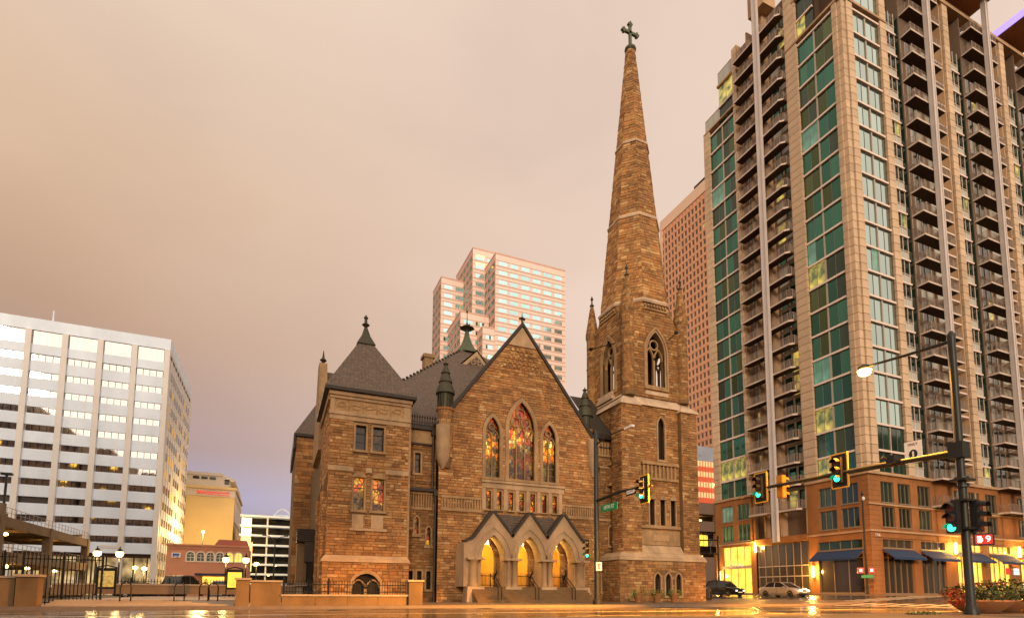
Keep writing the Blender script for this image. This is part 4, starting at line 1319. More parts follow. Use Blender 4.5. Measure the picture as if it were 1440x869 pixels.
bay(AB, [56.35, 57.55, 58.75, 59.95, 61.2], 14.3, 71.0, lines, gN, 1)
bay(AA, [60.85, 62.1, 63.35, 64.6, 65.8], 14.3, 71.2, lines, gA, 1)
# upper set-back windows
bay(AB, [43.3, 44.4, 45.6], 71.6, 77.4, [74.4], lambda r, k: 'lit_yellow' if (r == 0 and k == 1) else 'glass_dark', 9, False)
bay(AB, [56.4, 57.8, 59.3], 71.4, 77.4, [74.2], lambda r, k: 'lit_yellow' if r == 1 else 'glass_dark', 9, False)
bay(AA, [61.6, 63.0, 64.4, 65.8], 72.0, 79.9, [74.9, 77.5], lambda r, k: 'glass_pale', 9, False)
# stone piers of cladding panels, each its own block
PM = {}
def panel_pier(fr, u0, u1, z0, z1, d0=-.1, d1=.22, single=True, hgt=1.003):
    n = round((z1 - z0) / hgt); h = (z1 - z0) / n
    if single:
        for k in range(n):
            dd = d1 + ra.uniform(-.012, .012)
            key = (tuple(fr.n), round(u1 - u0, 2), round(h, 3), ra.randint(0, 3))
            if key not in PM:
                f0 = Frame((0, 0, 0), fr.u, fr.v, fr.n); mb = MB(); g = ra.uniform(.9, 1.08)
                fbox(mb, f0, 0, u1 - u0, .028, h - .028, d0, d1, (.60 * g, .435 * g, .285 * g))
                o = mb.build('cladding_panel', MAT['apt_stone']); PM[key] = o.data
            else:
                o = bpy.data.objects.new('cladding_panel', PM[key]); link(o)
            o.location = fr.p(u0, z0 + k * h, 0); o.parent = apt; o.matrix_parent_inverse = AI
    else:
        mb = MB()
        for k in range(n):
            g = ra.uniform(.9, 1.08)
            fbox(mb, fr, u0, u1, z0 + k * h + .028, z0 + (k + 1) * h - .028, d0, d1, (.60 * g, .435 * g, .285 * g))
        tag(ap(mb, 'cladding_panels', 'apt_stone'), kind='stuff')
panel_pier(AB, 40.15, 40.72, 14.3, 71.5); panel_pier(AB, 45.65, 47.3, 14.3, 71.5)
panel_pier(AA, 59.75, 60.8, 14.3, 71.5); panel_pier(AA, 65.85, 67.0, 14.3, 71.5)
panel_pier(AB, 55.8, 56.3, 14.3, 71.5, single=False); panel_pier(AB, 61.25, 62.4, 14.3, 71.9, single=False)
panel_pier(AB, 45.65, 47.3, 71.6, 81, single=False); panel_pier(AB, 55.6, 56.3, 71.6, 80.9, single=False)
panel_pier(AA, 65.85, 67.0, 71.6, 80.0, single=False)
panel_pier(AA, 59.0, 59.68, 14.3, 71.5, d0=-.5, d1=.05, single=False)
b = MB(); b.box(58.7, 66.9, 39.4, 40.6, 71.52, 71.8); b.box(58.7, 60.2, 40.6, 47.3, 71.52, 71.8); b.box(58.75, 60, 55.8, 62.4, 71.95, 72.15)
b.box(66.9, 125, 39.35, 40.6, 80.0, 80.5); b.box(58.8, 60, 56, 59.4, 77.5, 77.8); b.box(63.0, 66.9, 39.5, 40.6, 79.9, 80.4); b.box(58.7, 60, 43.2, 46, 77.4, 77.8)
ap(b, 'cornice', 'apt_panel')
b = MB(); b.box(60.0, 62.8, 40.8, 43.4, 71.8, 72.1)
ap(b, 'terrace', 'apt_slab')
# balconies: slab, railing
def railing_mesh(L, runs):
    pass
def make_balcony_side():
    """on the -x face; origin at inner corner nearest the street corner; runs +y by 7.8"""
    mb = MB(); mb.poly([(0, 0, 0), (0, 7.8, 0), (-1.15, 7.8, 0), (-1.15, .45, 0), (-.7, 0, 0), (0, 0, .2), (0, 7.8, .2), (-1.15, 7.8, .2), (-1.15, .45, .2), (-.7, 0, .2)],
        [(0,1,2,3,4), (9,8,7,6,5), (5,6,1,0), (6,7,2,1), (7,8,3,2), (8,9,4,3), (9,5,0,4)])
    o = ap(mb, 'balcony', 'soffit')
    e = MB(); 
    P = [(-.72, .0), (-1.17, .45), (-1.17, 7.8)]
    for (a, c) in zip(P[:-1], P[1:]):
        e.poly([(a[0], a[1], .0), (c[0], c[1], .0), (c[0]-.02, c[1], .0), (a[0]-.02, a[1], .0), (a[0], a[1], .22), (c[0], c[1], .22), (c[0]-.03, c[1], .22), (a[0]-.03, a[1], .22)],
               [(3,2,1,0),(4,5,6,7),(0,1,5,4),(1,2,6,5),(2,3,7,6),(3,0,4,7)])
    ap(e, 'slab_edge', 'slab_edge', o)
    r = MB()
    def seg(a, c, n):
        for z in (.3, 1.22): r.tube([(a[0], a[1], z), (c[0], c[1], z)], .03, 4)
        for k in range(n + 1):
            t = k / n; x = a[0] + (c[0]-a[0]) * t; y = a[1] + (c[1]-a[1]) * t
            w = .035 if k % 5 == 0 else .018
            r.box(x - w, x + w, y - w, y + w, .22, 1.22)
    seg((-.05, .05), (-.7, .05), 4); seg((-.7, .05), (-1.1, .48), 3); seg((-1.1, .48), (-1.1, 7.75), 40)
    ap(r, 'railing', 'railing', o)
    return o
def make_balcony_front():
    """on the -y face; origin at inner left corner; runs +x by 6, out by 1.3"""
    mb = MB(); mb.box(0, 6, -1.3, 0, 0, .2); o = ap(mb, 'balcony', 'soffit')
    e = MB(); e.box(-.02, 6.02, -1.34, -1.305, 0, .22); e.box(-.04, -.005, -1.3, 0, 0, .22); e.box(6.005, 6.04, -1.3, 0, 0, .22)
    ap(e, 'slab_edge', 'slab_edge', o)
    r = MB()
    def seg(a, c, n):
        for z in (.3, 1.22): r.tube([(a[0], a[1], z), (c[0], c[1], z)], .022, 4)
        for k in range(n + 1):
            t = k / n; x = a[0] + (c[0]-a[0]) * t; y = a[1] + (c[1]-a[1]) * t
            w = .03 if k % 5 == 0 else .014
            r.box(x - w, x + w, y - w, y + w, .22, 1.22)
    seg((.03, -.02), (.03, -1.25), 8); seg((.03, -1.25), (5.97, -1.25), 34); seg((5.97, -1.25), (5.97, -.02), 8)
    ap(r, 'railing', 'railing', o)
    return o
bs = make_balcony_side(); bf = make_balcony_front()
zslab = [z - .1 for z in lines] + [lines[-1] + 3.01, lines[-1] + 6.1]
zs_side = [11.0] + [14.0] + zslab
first = True
for z in zs_side:
    if first: bs.location = (59, 47.4, z); first = False
    else: apcopy(bs, 59, 47.4, z)
fronts = [(70.0, 0), (83.3, 1), (96.6, 2)]
first = True
zf = [10.9, 14.0] + zslab[:22]
for x0, unit in fronts:
    for z in zf:
        if z > 79: continue
        if first: bf.location = (x0, 39.7, z); first = False
        else: apcopy(bf, x0, 39.7, z)
# recess behind the -x balconies: back wall, door glass, jambs
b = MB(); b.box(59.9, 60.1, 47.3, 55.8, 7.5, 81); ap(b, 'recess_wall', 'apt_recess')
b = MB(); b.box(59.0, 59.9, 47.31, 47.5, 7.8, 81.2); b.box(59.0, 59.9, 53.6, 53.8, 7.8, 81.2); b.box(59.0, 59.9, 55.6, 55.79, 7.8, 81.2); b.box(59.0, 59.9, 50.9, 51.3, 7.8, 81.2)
ap(b, 'recess_jamb', 'apt_panel')
mbs = {}; fm = MB()
for z in zs_side:
    for y0, y1 in ((47.7, 49.0), (49.15, 50.4), (53.0, 53.5), (54.0, 54.9)):
        q_ = ra.random(); m = 'lit_yellow' if (q_ < .07 or (abs(z - 28.7) < .3 and y0 < 49)) else ('frosted' if q_ < .26 else ('glass_teal' if q_ < .5 else 'glass_dark'))
        mb = mbs.setdefault(m, MB()); mb.face([(59.88, y0, z + .25), (59.88, y1, z + .25), (59.88, y1, z + 2.75), (59.88, y0, z + 2.75)])
        for y in (y0, y1): fm.box(59.8, 59.885, y - .05, y + .05, z + .2, z + 2.8)
for m, mb in mbs.items(): tag(ap(mb, 'balcony_door', m), kind='stuff')
tag(ap(fm, 'door_frame', 'apt_frame'), kind='stuff')
# fins
def fin(x0, x1, y0, y1, z0, z1):
    b = MB(); b.box(x0, x1, y0, y1, z0, z1)
    if x1 - x0 > y1 - y0:
        b.box(x0 - .03, x0 + .12, y0 - .08, y0 - .003, z0, z1); b.box(x1 - .12, x1 + .03, y0 - .08, y0 - .003, z0, z1)
    else:
        b.box(x0 - .08, x0 - .003, y0 - .03, y0 + .12, z0, z1); b.box(x0 - .08, x0 - .003, y1 - .12, y1 + .03, z0, z1)
    for k in range(int((z1 - z0) / 6)):
        z = z0 + 3 + k * 6.02; b.box(x0 - .004, x1 + .004, y0 - .006, y1 + .004, z, z + .04)
    return ap(b, 'facade_fin', 'apt_fin')
fin(57.45, 57.82, 50.4, 51.15, 7.3, 86)
for x0, u in fronts: fin(x0 + 2.5, x0 + 3.1, 37.8, 38.3, 8.5, 96)
b = MB(); b.box(57.9, 60.2, 49.6, 52.2, 81.2, 86); ap(b, 'fin_head', 'apt_panel')
# the -y face units: pier, narrow window bay, door recess, balcony
for x0, u in fronts:
    p = x0 - 4.15
    if u: panel_pier(AA, p, p + 1.15, 14.3, 80, single=False)
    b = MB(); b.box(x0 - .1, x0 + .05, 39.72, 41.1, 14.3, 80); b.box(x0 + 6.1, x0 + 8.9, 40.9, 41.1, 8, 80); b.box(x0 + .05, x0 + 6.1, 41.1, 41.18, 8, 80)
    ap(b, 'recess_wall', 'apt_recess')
    b = MB(); b.box(x0 + 8.75, x0 + 8.95, 39.72, 40.9, 8, 80); ap(b, 'recess_jamb', 'apt_panel')
    gl, fr_, wf = MB(), MB(), MB(); ltm = MB(); pale = MB()
    for i, z in enumerate([Z0 + .1] + lines):
        if z > 78: continue
        zt = z + 3.0
        # narrow bay: dark casement above, frosted spandrel glass below
        for q in (0, 1):
            a = p + 1.2 + q * .95
            fpoly(wf, AA, rect(a, a + .92, z + .12, z + 1.15), -.1)
            lit_here = ra.random() < .06
            fpoly(ltm if lit_here else gl, AA, rect(a, a + .92, z + 1.2, zt - .1), -.14)
            fbox(fr_, AA, a + .91, a + .96, z, zt, -.1, -.03)
        fbox(fr_, AA, p + 1.18, p + 3.2, z - .11, z + .11, -.1, .08)
        fbox(fr_, AA, p + 1.18, p + 3.2, z + 1.15, z + 1.2, -.1, .0)
        # green corner window beside the balcony
        fpoly(gl, AA, rect(p + 3.2, p + 4.05, z + .15, zt - .1), -.12)
        for y0, y1 in ((39.85, 40.9),):
            gl.face([(x0 - .104, y0, z + .2), (x0 - .104, y1, z + .2), (x0 - .104, y1, zt - .3), (x0 - .104, y0, zt - .3)])
        for a, c in ((x0 + .15, x0 + 1.15), (x0 + 1.25, x0 + 2.35), (x0 + 3.3, x0 + 4.3), (x0 + 4.4, x0 + 5.5)):
            q_ = ra.random(); (ltm if q_ < .04 else (pale if q_ < .22 else gl)).face([(a, 41.09, z + .2), (c, 41.09, z + .2), (c, 41.09, zt - .3), (a, 41.09, zt - .3)])
            fr_.box(a - .05, a, 41.0, 41.1, z, zt - .3); fr_.box(c, c + .05, 41.0, 41.1, z, zt - .3)
        # curtained window right of the fin
        pale.face([(x0 + 6.3, 40.89, z + .4), (x0 + 8.6, 40.89, z + .4), (x0 + 8.6, 40.89, zt - .2), (x0 + 6.3, 40.89, zt - .2)])
        fr_.box(x0 + 6.1, x0 + 8.8, 39.75, 40.88, z - .1, z + .1)
    tag(ap(gl, 'window_glass', 'glass_dark'), kind='stuff'); tag(ap(wf, 'spandrel_glass', 'frosted'), kind='stuff')
    tag(ap(fr_, 'window_frame', 'apt_spandrel'), kind='stuff'); tag(ap(pale, 'curtained_window', 'frosted'), kind='stuff')
    if ltm.v: tag(ap(ltm, 'lit_window', 'lit_yellow'), kind='stuff')
# top left railings and roof screens
b = MB()
for (x, y0, y1, z) in ((59.1, 59.4, 62.3, 72.15), (59.1, 56.0, 59.4, 77.8)):
    for k in range(int((y1 - y0) / 1.1) + 1):
        y = y0 + k * 1.1; b.box(x, x + .06, y, y + .06, z, z + 2.2)
    b.box(x, x + .06, y0, y1, z + 2.15, z + 2.25)
ap(b, 'roof_railing', 'apt_frame')
for (x, y0, y1, z) in ((59.12, 59.4, 62.3, 72.15), (59.12, 56.0, 59.4, 77.8)):
    b = MB(); b.box(x, x + .02, y0, y1, z, z + 2.1); ap(b, 'screen_glass', 'frosted')
for x0 in (80.3, 93.6, 106.9):
    b = MB(); b.box(x0, x0 + 6.6, 36.6, 41.0, 82.0, 82.3); b.box(x0 + .4, x0 + 6.2, 39.9, 41.4, 80.5, 82.0); o = ap(b, 'roof_canopy', 'terracotta')
    b = MB(); b.box(x0 - .06, x0 - .003, 36.6, 41.0, 81.9, 83.0); b.build('canopy_light', MAT['purple_light'], o)
# ------- podium in brown brick
def podium(fr, u0, u1, holes, z0=.7, z1=14.0):
    mb = MB(); holewall(mb, fr, rect(u0, u1, z0, z1), [rect(*h) for h in holes], .35)
    return ap(mb, 'podium_wall', 'apt_brick')
def podwin(fr, u0, u1, v0, v1, m, nm=3):
    b = MB(); R = rect(u0, u1, v0, v1); fring(b, fr, rect(u0 + .06, u1 - .06, v0 + .06, v1 - .06), R, -.25, -.12)
    fbox(b, fr, u0 - .05, u1 + .05, v0 - .14, v0 - .003, -.05, .1)
    for k in range(1, nm): c = u0 + (u1 - u0) * k / nm; fbox(b, fr, c - .025, c + .025, v0 + .06, v1 - .06, -.25, -.13)
    o = ap(b, 'window', 'podium_frame')
    g = MB(); fpoly(g, fr, rect(u0 + .08, u1 - .08, v0 + .08, v1 - .08), -.24); g.build('pane', MAT[m], o)
hB = [(40.85, 42.95, 11.0, 13.2), (43.5, 45.7, 11.0, 13.2), (40.85, 42.95, 8.3, 10.5), (43.5, 45.7, 8.3, 10.5),
      (56.2, 58.4, 11.0, 13.2), (59.2, 61.35, 11.0, 13.2), (56.2, 58.4, 8.1, 10.4), (59.2, 61.35, 8.1, 10.4)]
oB = [(40.7, 46.1, 5.9, 6.9), (40.7, 46.1, 1.0, 5.4), (47.5, 55.1, .9, 7.2), (56.2, 61.3, .9, 7.4)]
podium(AB, 39.72, 47.3, hB[:4] + oB[:2]); podium(AB, 55.3, 62.6, hB[4:] + oB[3:])
b = MB(); b.box(59.0, 59.6, 47.3, 55.3, 7.25, 8.1); b.box(58.7, 59.0, 47.3, 55.3, 7.3, 8.0); ap(b, 'podium_beam', 'apt_brick')
for h in hB: podwin(AB, *h, 'lit_teal' if h[0] > 59 and h[2] > 10 else ('glass_dark' if h[0] < 50 else 'glass_teal'))
podwin(AB, 40.7, 46.1, 5.9, 6.9, 'glass_dark', 4); podwin(AB, 40.7, 46.1, 1.0, 5.4, 'glass_small', 3)
podwin(AB, 56.2, 61.3, .9, 7.4, 'lit_shop', 4)
podwin(AB, 47.5, 55.1, .9, 7.2, 'glass_small', 7)
b = MB()
for z in (3.0, 4.3): fbox(b, AB, 47.5, 55.1, z, z + .12, -.25, -.1)
fbox(b, AB, 56.2, 61.3, 4.3, 4.7, -.25, .05)
ap(b, 'transom', 'apt_frame')
for c, y in (('O', 58.9), ('S', 58.2), ('B', 57.6), ('G', 57.0)):
    text(c, .8, MAT['sign_white'], apt, Vector((58.9, y + .8, 4.75)) - Vector((59, 39.7, .7)), ((0, -1, 0), (0, 0, 1)), 'letter', .03)
# -y face: units repeat
hA, oA = [], []
for k in range(5):
    o = k * 13.3
    for r in ((11.0, 13.3), (8.25, 10.5)):
        hA += [(61.1 + o, 63.3 + o, *r), (64.0 + o, 66.2 + o, *r), (67.5 + o, 69.8 + o, *r)]
    oA += [(60.9 + o, 66.1 + o, 5.95, 7.0), (67.5 + o, 72.5 + o, 5.95, 7.0), (60.9 + o, 66.1 + o, 1.0, 5.5), (67.5 + o, 72.5 + o, 1.0, 5.5)]
segs = []
for k in range(5):
    o = k * 13.3
    podium(AA, 59.0 + o if k == 0 else 59.0 + o - 1.5, 70.4 + o if k == 9 else 70.3 + o, [h for h in hA if 59 + o < h[0] < 70.3 + o] , 7.05, 14.0)
    podium(AA, 59.0 + o, 72.3 + o, [(60.9 + o, 66.1 + o, 5.95, 6.9), (60.9 + o, 66.1 + o, .95, 5.5), (67.5 + o, 71.9 + o, 5.95, 6.9), (67.5 + o, 71.9 + o, .95, 5.5)], .7, 7.0)
    b = MB(); b.box(70.3 + o, 71.0 + o, 39.75, 41.5, 7.1, 14); b.box(70.3 + o, 71 + o + 6.6, 40.9, 41.1, 7.1, 14); ap(b, 'recess_wall', 'apt_brick')
    for h in [(61.1 + o, 63.3 + o), (64.0 + o, 66.2 + o), (67.5 + o, 69.8 + o)]:
        for r in ((11.0, 13.3), (8.25, 10.5)): podwin(AA, h[0], h[1], r[0], r[1], 'glass_dark')
    lit_ = 'lit_shop' if k >= 1 else 'glass_small'
    podwin(AA, 60.9 + o, 66.1 + o, 5.95, 6.9, lit_, 4); podwin(AA, 67.5 + o, 71.9 + o, 5.95, 6.9, lit_, 4)
    podwin(AA, 60.9 + o, 66.1 + o, .95, 5.5, lit_, 5); podwin(AA, 67.5 + o, 71.9 + o, .95, 5.5, lit_, 4)
b = MB()
b.box(58.8, 125, 39.45, 39.7, 14.0, 14.3); b.box(58.8, 59.0, 39.7, 62.7, 14.0, 14.3); b.box(58.85, 125, 39.5, 39.69, 7.65, 7.85); b.box(58.85, 59.0, 39.7, 47.3, 7.65, 7.85); b.box(58.85, 59.0, 55.3, 62.6, 7.65, 7.85)
b.box(58.88, 125, 39.55, 39.69, 10.62, 10.8)
ap(b, 'belt_course', 'apt_panel')
b = MB()    # brick joint grid on the corner pier
for k in range(24): b.box(58.96, 60.7, 39.69, 39.7, 1.2 + k * .55, 1.225 + k * .55); b.box(58.99, 58.999, 39.7, 40.6, 1.2 + k * .55, 1.225 + k * .55)
tag(ap(b, 'brick_joint', 'soffit'), kind='stuff')
text('1776', .42, MAT['sign_white'], apt, Vector((60.0, 39.6, 7.25)) - Vector((59, 39.7, .7)), ((1, 0, 0), (0, 0, 1)), 'number', .02)
# awnings
def awning(fr, u0, u1, mat_='awning'):
    b = MB()
    q = [fr.p(u0, 5.75, .02), fr.p(u1, 5.75, .02), fr.p(u1, 4.85, 1.25), fr.p(u0, 4.85, 1.25)]
    q2 = [p - Vector((0, 0, .05)) for p in q]
    b.poly(q + q2, [(0,1,2,3), (7,6,5,4), (0,4,5,1), (1,5,6,2), (2,6,7,3), (3,7,4,0)])
    q = [fr.p(u0, 4.85, 1.25), fr.p(u1, 4.85, 1.25), fr.p(u1, 4.6, 1.27), fr.p(u0, 4.6, 1.27)]; b.face(q)
    o = ap(b, 'awning', mat_)
    f = MB()
    for u in (u0 + .03, u1 - .03): f.tube([fr.p(u, 5.6, .05), fr.p(u, 4.8, 1.2), fr.p(u, 4.8, .05)], .03, 5)
    f.build('awning_bracket', MAT['apt_brick'], o)
awning(AB, 40.5, 46.3)
for k in range(5):
    o = k * 13.3
    awning(AA, 60.7 + o, 66.3 + o); awning(AA, 67.4 + o, 72.4 + o)
# wall lamps
for (x, y, z, pw) in ((58.8, 46.75, 3.5, 900), (58.8, 55.2, 7.0, 600), (58.8, 61.9, 3.4, 600), (73.6, 39.5, 6.3, 900), (86.9, 39.5, 6.3, 700)):
    b = MB(); b.lathe(x, y, [(.14, z - .65), (.14, z + .65)], 10); o = ap(b, 'wall_lamp', 'lamp_sconce')
    l = lamp((x - .45 if x < 60 else x, y - (.45 if x > 60 else 0), z), pw, (1, .48, .08), .2); l.parent = apt; l.matrix_parent_inverse = AI
# small signs in the shop windows along the -y side
sg = []
for x, m, w in ((83.8, 'ped_red', .8), (85.5, 'lit_cool', 1.1), (89.3, 'lit_cool', 2.2), (95.5, 'lit_cool', 3.2)):
    b = MB(); b.box(x, x + w, 39.55, 39.62, 3.4, 4.2); sg.append(ap(b, 'shop_sign', m))

# ------------------------------------------------------------------ buildings around
def bld(name, label, loc, cat='building', group=None):
    t = thing(name, label, cat, loc, 0, group)
    def add(mb, nm, m, parent=None, smooth=False):
        o = mb.build(nm, MAT[m] if isinstance(m, str) else m, None, smooth)
        if parent is None:
            o.parent = t; o.matrix_parent_inverse = Matrix.Translation(-Vector(loc))
        else: o.parent = parent
        return o
    return t, add
rb = random.Random(3)
# white office slab on the left
X1, Y1 = -21.95, 130.0
wb, add = bld('office_building', 'white office slab at the far left with long window strips, the upper ones shining white', (X1, Y1, 0))
F1 = FA(Y1); H1 = 52.8
cols = [X1 - 5.7 * k for k in range(6)]
rows = [45.8 - 3.433 * k for k in range(11)]
b = MB(); b.box(-55, X1 - .3, Y1 + .45, 160.8, 8.1, H1 - .3); add(b, 'core_wall', 'gutter')
b = MB(); b.box(-55, X1, Y1 - .05, 161, 50.5, H1); add(b, 'parapet', 'white_paint')
for k in range(6):
    b = MB(); b.box(cols[k] - .95, cols[k], Y1 - .35, Y1 + .6, 0, 50.49); add(b, 'column', 'off_white')
b = MB(); b.box(-55, X1 - .05, Y1, Y1 + .5, 45.9, 47.75); add(b, 'spandrel', 'white_paint')
PW = {}
def win(o_add, t, loc0, key, fr, w, h, m, at, name='window_pane'):
    if key not in PW:
        f0 = Frame((0, 0, 0), fr.u, fr.v, fr.n); mb = MB(); fpoly(mb, f0, rect(0, w, 0, h)); o = mb.build(name, MAT[m]); PW[key] = o.data
    else: o = bpy.data.objects.new(name, PW[key]); link(o)
    o.location = Vector(at); o.parent = t; o.matrix_parent_inverse = Matrix.Translation(-Vector(loc0))
    return o
for i, z in enumerate(rows):
    zb = z - 1.25
    low = rows[i + 1] if i + 1 < len(rows) else 8.1
    b = MB(); b.box(-55, X1 - .05, Y1, Y1 + .5, low if i + 1 < len(rows) else 8.1, zb); add(b, 'spandrel', 'white_paint')
for k in range(6):
    u1 = cols[k] - 1.1; u0 = cols[k] - 5.7
    w = (u1 - u0) / 4
    for q in range(4):
        a = u0 + q * w
        win(add, wb, (X1, Y1, 0), 'L0', F1, w - .02, 2.7, 'glass_mirror', (a + .01, Y1 + .18, 47.77))
        for i, z in enumerate(rows):
            if k > 2 and i > 7: continue
            win(add, wb, (X1, Y1, 0), 'L1', F1, w - .1, 1.24, 'glass_mirror', (a + .05, Y1 + .2, z - 1.245))
# side face: columns of windows between thin ribs
b = MB(); b.box(X1 - .28, X1 - .02, Y1 + .5, 161, 8.1, 50.5); add(b, 'side_wall', 'off_white')
b = MB(); g_ = MB(); h_ = MB()
for k in range(12): b.box(X1 - .02, X1 + .08, Y1 + 1.0 + k * 2.7, Y1 + 1.45 + k * 2.7, 4, 48.5)
for i in range(13):
    for k in range(11):
        z = 46.5 - i * 3.433; tgt = g_ if rb.random() < .75 else h_
        y = Y1 + 1.9 + k * 2.7; tgt.face([(X1 + .02, y, z - 1.6), (X1 + .02, y + 1.8, z - 1.6), (X1 + .02, y + 1.8, z), (X1 + .02, y, z)])
    
add(b, 'rib', 'off_white'); tag(add(g_, 'side_window', 'glass_small'), kind='stuff'); tag(add(h_, 'lit_side_window', 'hotel_cream'), kind='stuff')
b = MB()
for k in range(10): b.box(X1 - .02, X1 + .04, Y1 + .8 + k * 3, Y1 + 2.6 + k * 3, 48.9, 49.6)
add(b, 'louvre', 'gutter')
b = MB(); b.box(-55, X1 - 2.5, Y1 + 3, 158, 0, 8.0); add(b, 'lobby_wall', 'lit_white')
for k in range(14):
    b = MB(); b.box(-54 + k * 2.3, -53.8 + k * 2.3, Y1 + 2.7, Y1 + 2.95, 0, 8.0); add(b, 'lobby_mullion', 'gutter')
b = MB(); b.box(-54, X1, Y1 + .5, Y1 + 2.6, 7.4, 8.05); add(b, 'lobby_soffit', 'soffit')
b = MB(); b.tube([(-42.4, 132, H1), (-42.4, 132, H1 + 2.9)], .12, 6); add(b, 'roof_mast', 'white_paint')
b = MB(); b.box(-31.5, -28.5, Y1 - .06, Y1 - .005, 9.0, 9.6); add(b, 'wall_sign', 'off_white')

# stepped pink tower behind the church
pt, add = bld('stepped_tower', 'pale pink stepped high-rise with rows of blue windows behind the church roof', (88.8, 230, 0))
def mass(x0, x1, y0, y1, z1, fr_rows=0, group_w=5.3, wn=True, single=False, z0=60):
    b = MB(); b.box(x0, x1, y0, y1, 0, z1); add(b, 'tower_mass', 'pink_tower')
    n = int((z1 - 4.2 - z0) / 4.58); bands = MB(); gl = MB(); gy = MB(); gd = MB(); sb = MB(); sg = MB()
    for i in range(n):
        z = z1 - 3.9 - i * 4.58
        bands.box(x0, x1, y0 - .12, y0 - .003, z - 2.6, z - 2.2); bands.box(x0, x1, y0 - .1, y0 - .003, z + .25, z + .5)
        x = x0 + 1.6
        while x + group_w * .8 < x1:
            for q in range(4):
                a = x + q * group_w * .2
                w = group_w * .19
                if single: 
                    pass
                m = gd if (rb.random() < .10 and z < 135) else (gy if rb.random() < .02 else gl)
                if not single: m.face([(a, y0 - .05, z - 1.9), (a + w, y0 - .05, z - 1.9), (a + w, y0 - .05, z), (a, y0 - .05, z)])
            if single:
                win(add, pt, (88.8, 230, 0), 'pw', FA(0), group_w * .78, 1.9, 'glass_blue', (x, y0 - .05, z - 1.9), 'window')
            x += group_w * 1.0 + .55
        # left side: dark window strips between sloping-looking bands
        sg.face([(x0 - .04, y0 + .8, z - 1.9), (x0 - .04, y0 + .8, z), (x0 - .04, y1 - .5, z), (x0 - .04, y1 - .5, z - 1.9)])
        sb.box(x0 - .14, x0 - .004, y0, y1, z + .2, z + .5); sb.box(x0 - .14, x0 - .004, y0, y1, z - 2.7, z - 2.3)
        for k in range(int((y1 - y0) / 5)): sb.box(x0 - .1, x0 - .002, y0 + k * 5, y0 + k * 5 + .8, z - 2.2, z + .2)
    tag(add(bands, 'floor_band', 'pink_tower_side'), kind='stuff')
    if gl.v: tag(add(gl, 'window_row', 'glass_blue'), kind='stuff')
    if gd.v: tag(add(gd, 'dark_window_row', 'glass_dark'), kind='stuff')
    if gy.v: tag(add(gy, 'lit_window_row', 'lit_yellow'), kind='stuff')
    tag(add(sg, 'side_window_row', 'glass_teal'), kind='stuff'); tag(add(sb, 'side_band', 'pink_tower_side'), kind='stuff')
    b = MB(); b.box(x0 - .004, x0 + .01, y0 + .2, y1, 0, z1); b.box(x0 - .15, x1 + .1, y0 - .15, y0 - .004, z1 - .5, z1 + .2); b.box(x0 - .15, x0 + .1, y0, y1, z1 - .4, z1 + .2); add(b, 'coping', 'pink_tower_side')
mass(88.8, 125.6, 230, 262, 159.7, single=True, z0=100)
mass(82.5, 112, 244.6, 272, 169.4)
mass(70.8, 84, 259, 275, 159.4)
mass(74.6, 88.7, 238, 258.9, 132)
mass(82.8, 88.75, 230.1, 243, 122.5, group_w=4)
b = MB()
for x, h in ((92.5, 3.5), (104, 2.2), (107, 3.0)): b.tube([(x, 236, 159.9), (x, 236, 159.9 + h)], .15, 5)
add(b, 'roof_mast', 'pink_tower_side')
b = MB(); b.box(84, 88.7, 244.45, 244.58, 161, 162); b.box(84, 88.7, 244.45, 244.58, 165, 166); add(b, 'lit_band', 'neon_sign')

# tan grid tower between spire and apartments
tt, add = bld('grid_tower', 'tan high-rise with a dense grid of small windows between spire and apartments', (150, 140, 0))
b = MB(); b.box(150.3, 185, 140, 187, 0, 162); add(b, 'tower_mass', 'tan_tower')
b = MB(); b.box(149.9, 185, 139.8, 187.3, 159.5, 164.2); b.box(149.9, 150.3, 185.8, 187.3, 0, 159.4); add(b, 'parapet', 'tan_trim')
b = MB(); b.box(156, 180, 148, 172, 164.3, 172); add(b, 'plant_room', 'gutter')
gm, pm, lm = MB(), MB(), MB()
for i in range(44):
    z = 156.5 - i * 3.35
    for k in range(22):
        y = 141 + k * 2.1
        (lm if rb.random() < .02 else gm).face([(150.22, y, z - 1.6), (150.22, y + 1.1, z - 1.6), (150.22, y + 1.1, z), (150.22, y, z)])
    pm.box(150.0, 150.3, 140, 186, z + .25, z + 1.25)
for k in range(23):
    y = 140.2 + k * 2.1; pm.box(149.95, 150.3, y, y + .62, 10, 159)
tag(add(gm, 'window_grid', 'glass_small'), kind='stuff'); tag(add(lm, 'lit_window', 'lit_yellow'), kind='stuff'); tag(add(pm, 'facade_grid', 'tan_tower'), kind='stuff')

# building with white top and glowing striped front
st_, add = bld('striped_building', 'building with white roof band and glowing red stripes between spire tower and apartments', (97, 110, 0))
b = MB(); b.box(85, 140, 110.3, 130, 0, 38.4); add(b, 'core_wall', 'garage_concrete')
b = MB(); b.box(85, 140, 110, 110.28, 34.9, 38.7); b.box(99, 100, 109.9, 109.99, 36.2, 36.8); b.box(104, 105, 109.9, 109.99, 36.0, 36.6); add(b, 'roof_band', 'white_paint')
for i in range(8):
    z = 34.8 - i * 1.35
    b = MB(); b.box(85, 140, 110, 110.25, z - 1.33, z); add(b, 'stripe', 'stripe_red' if i % 2 else 'stripe_cream')
b = MB()
for k in range(30): b.box(90 + k * .9, 90.18 + k * .9, 109.85, 109.99, 24.2, 34.8)
add(b, 'rib', 'stripe_red')
b = MB(); b.lathe(103.2, 109.3, [(.1, 28.4), (.5, 28.8), (.1, 29.2)], 8); add(b, 'flood_lamp', 'lamp_warm')
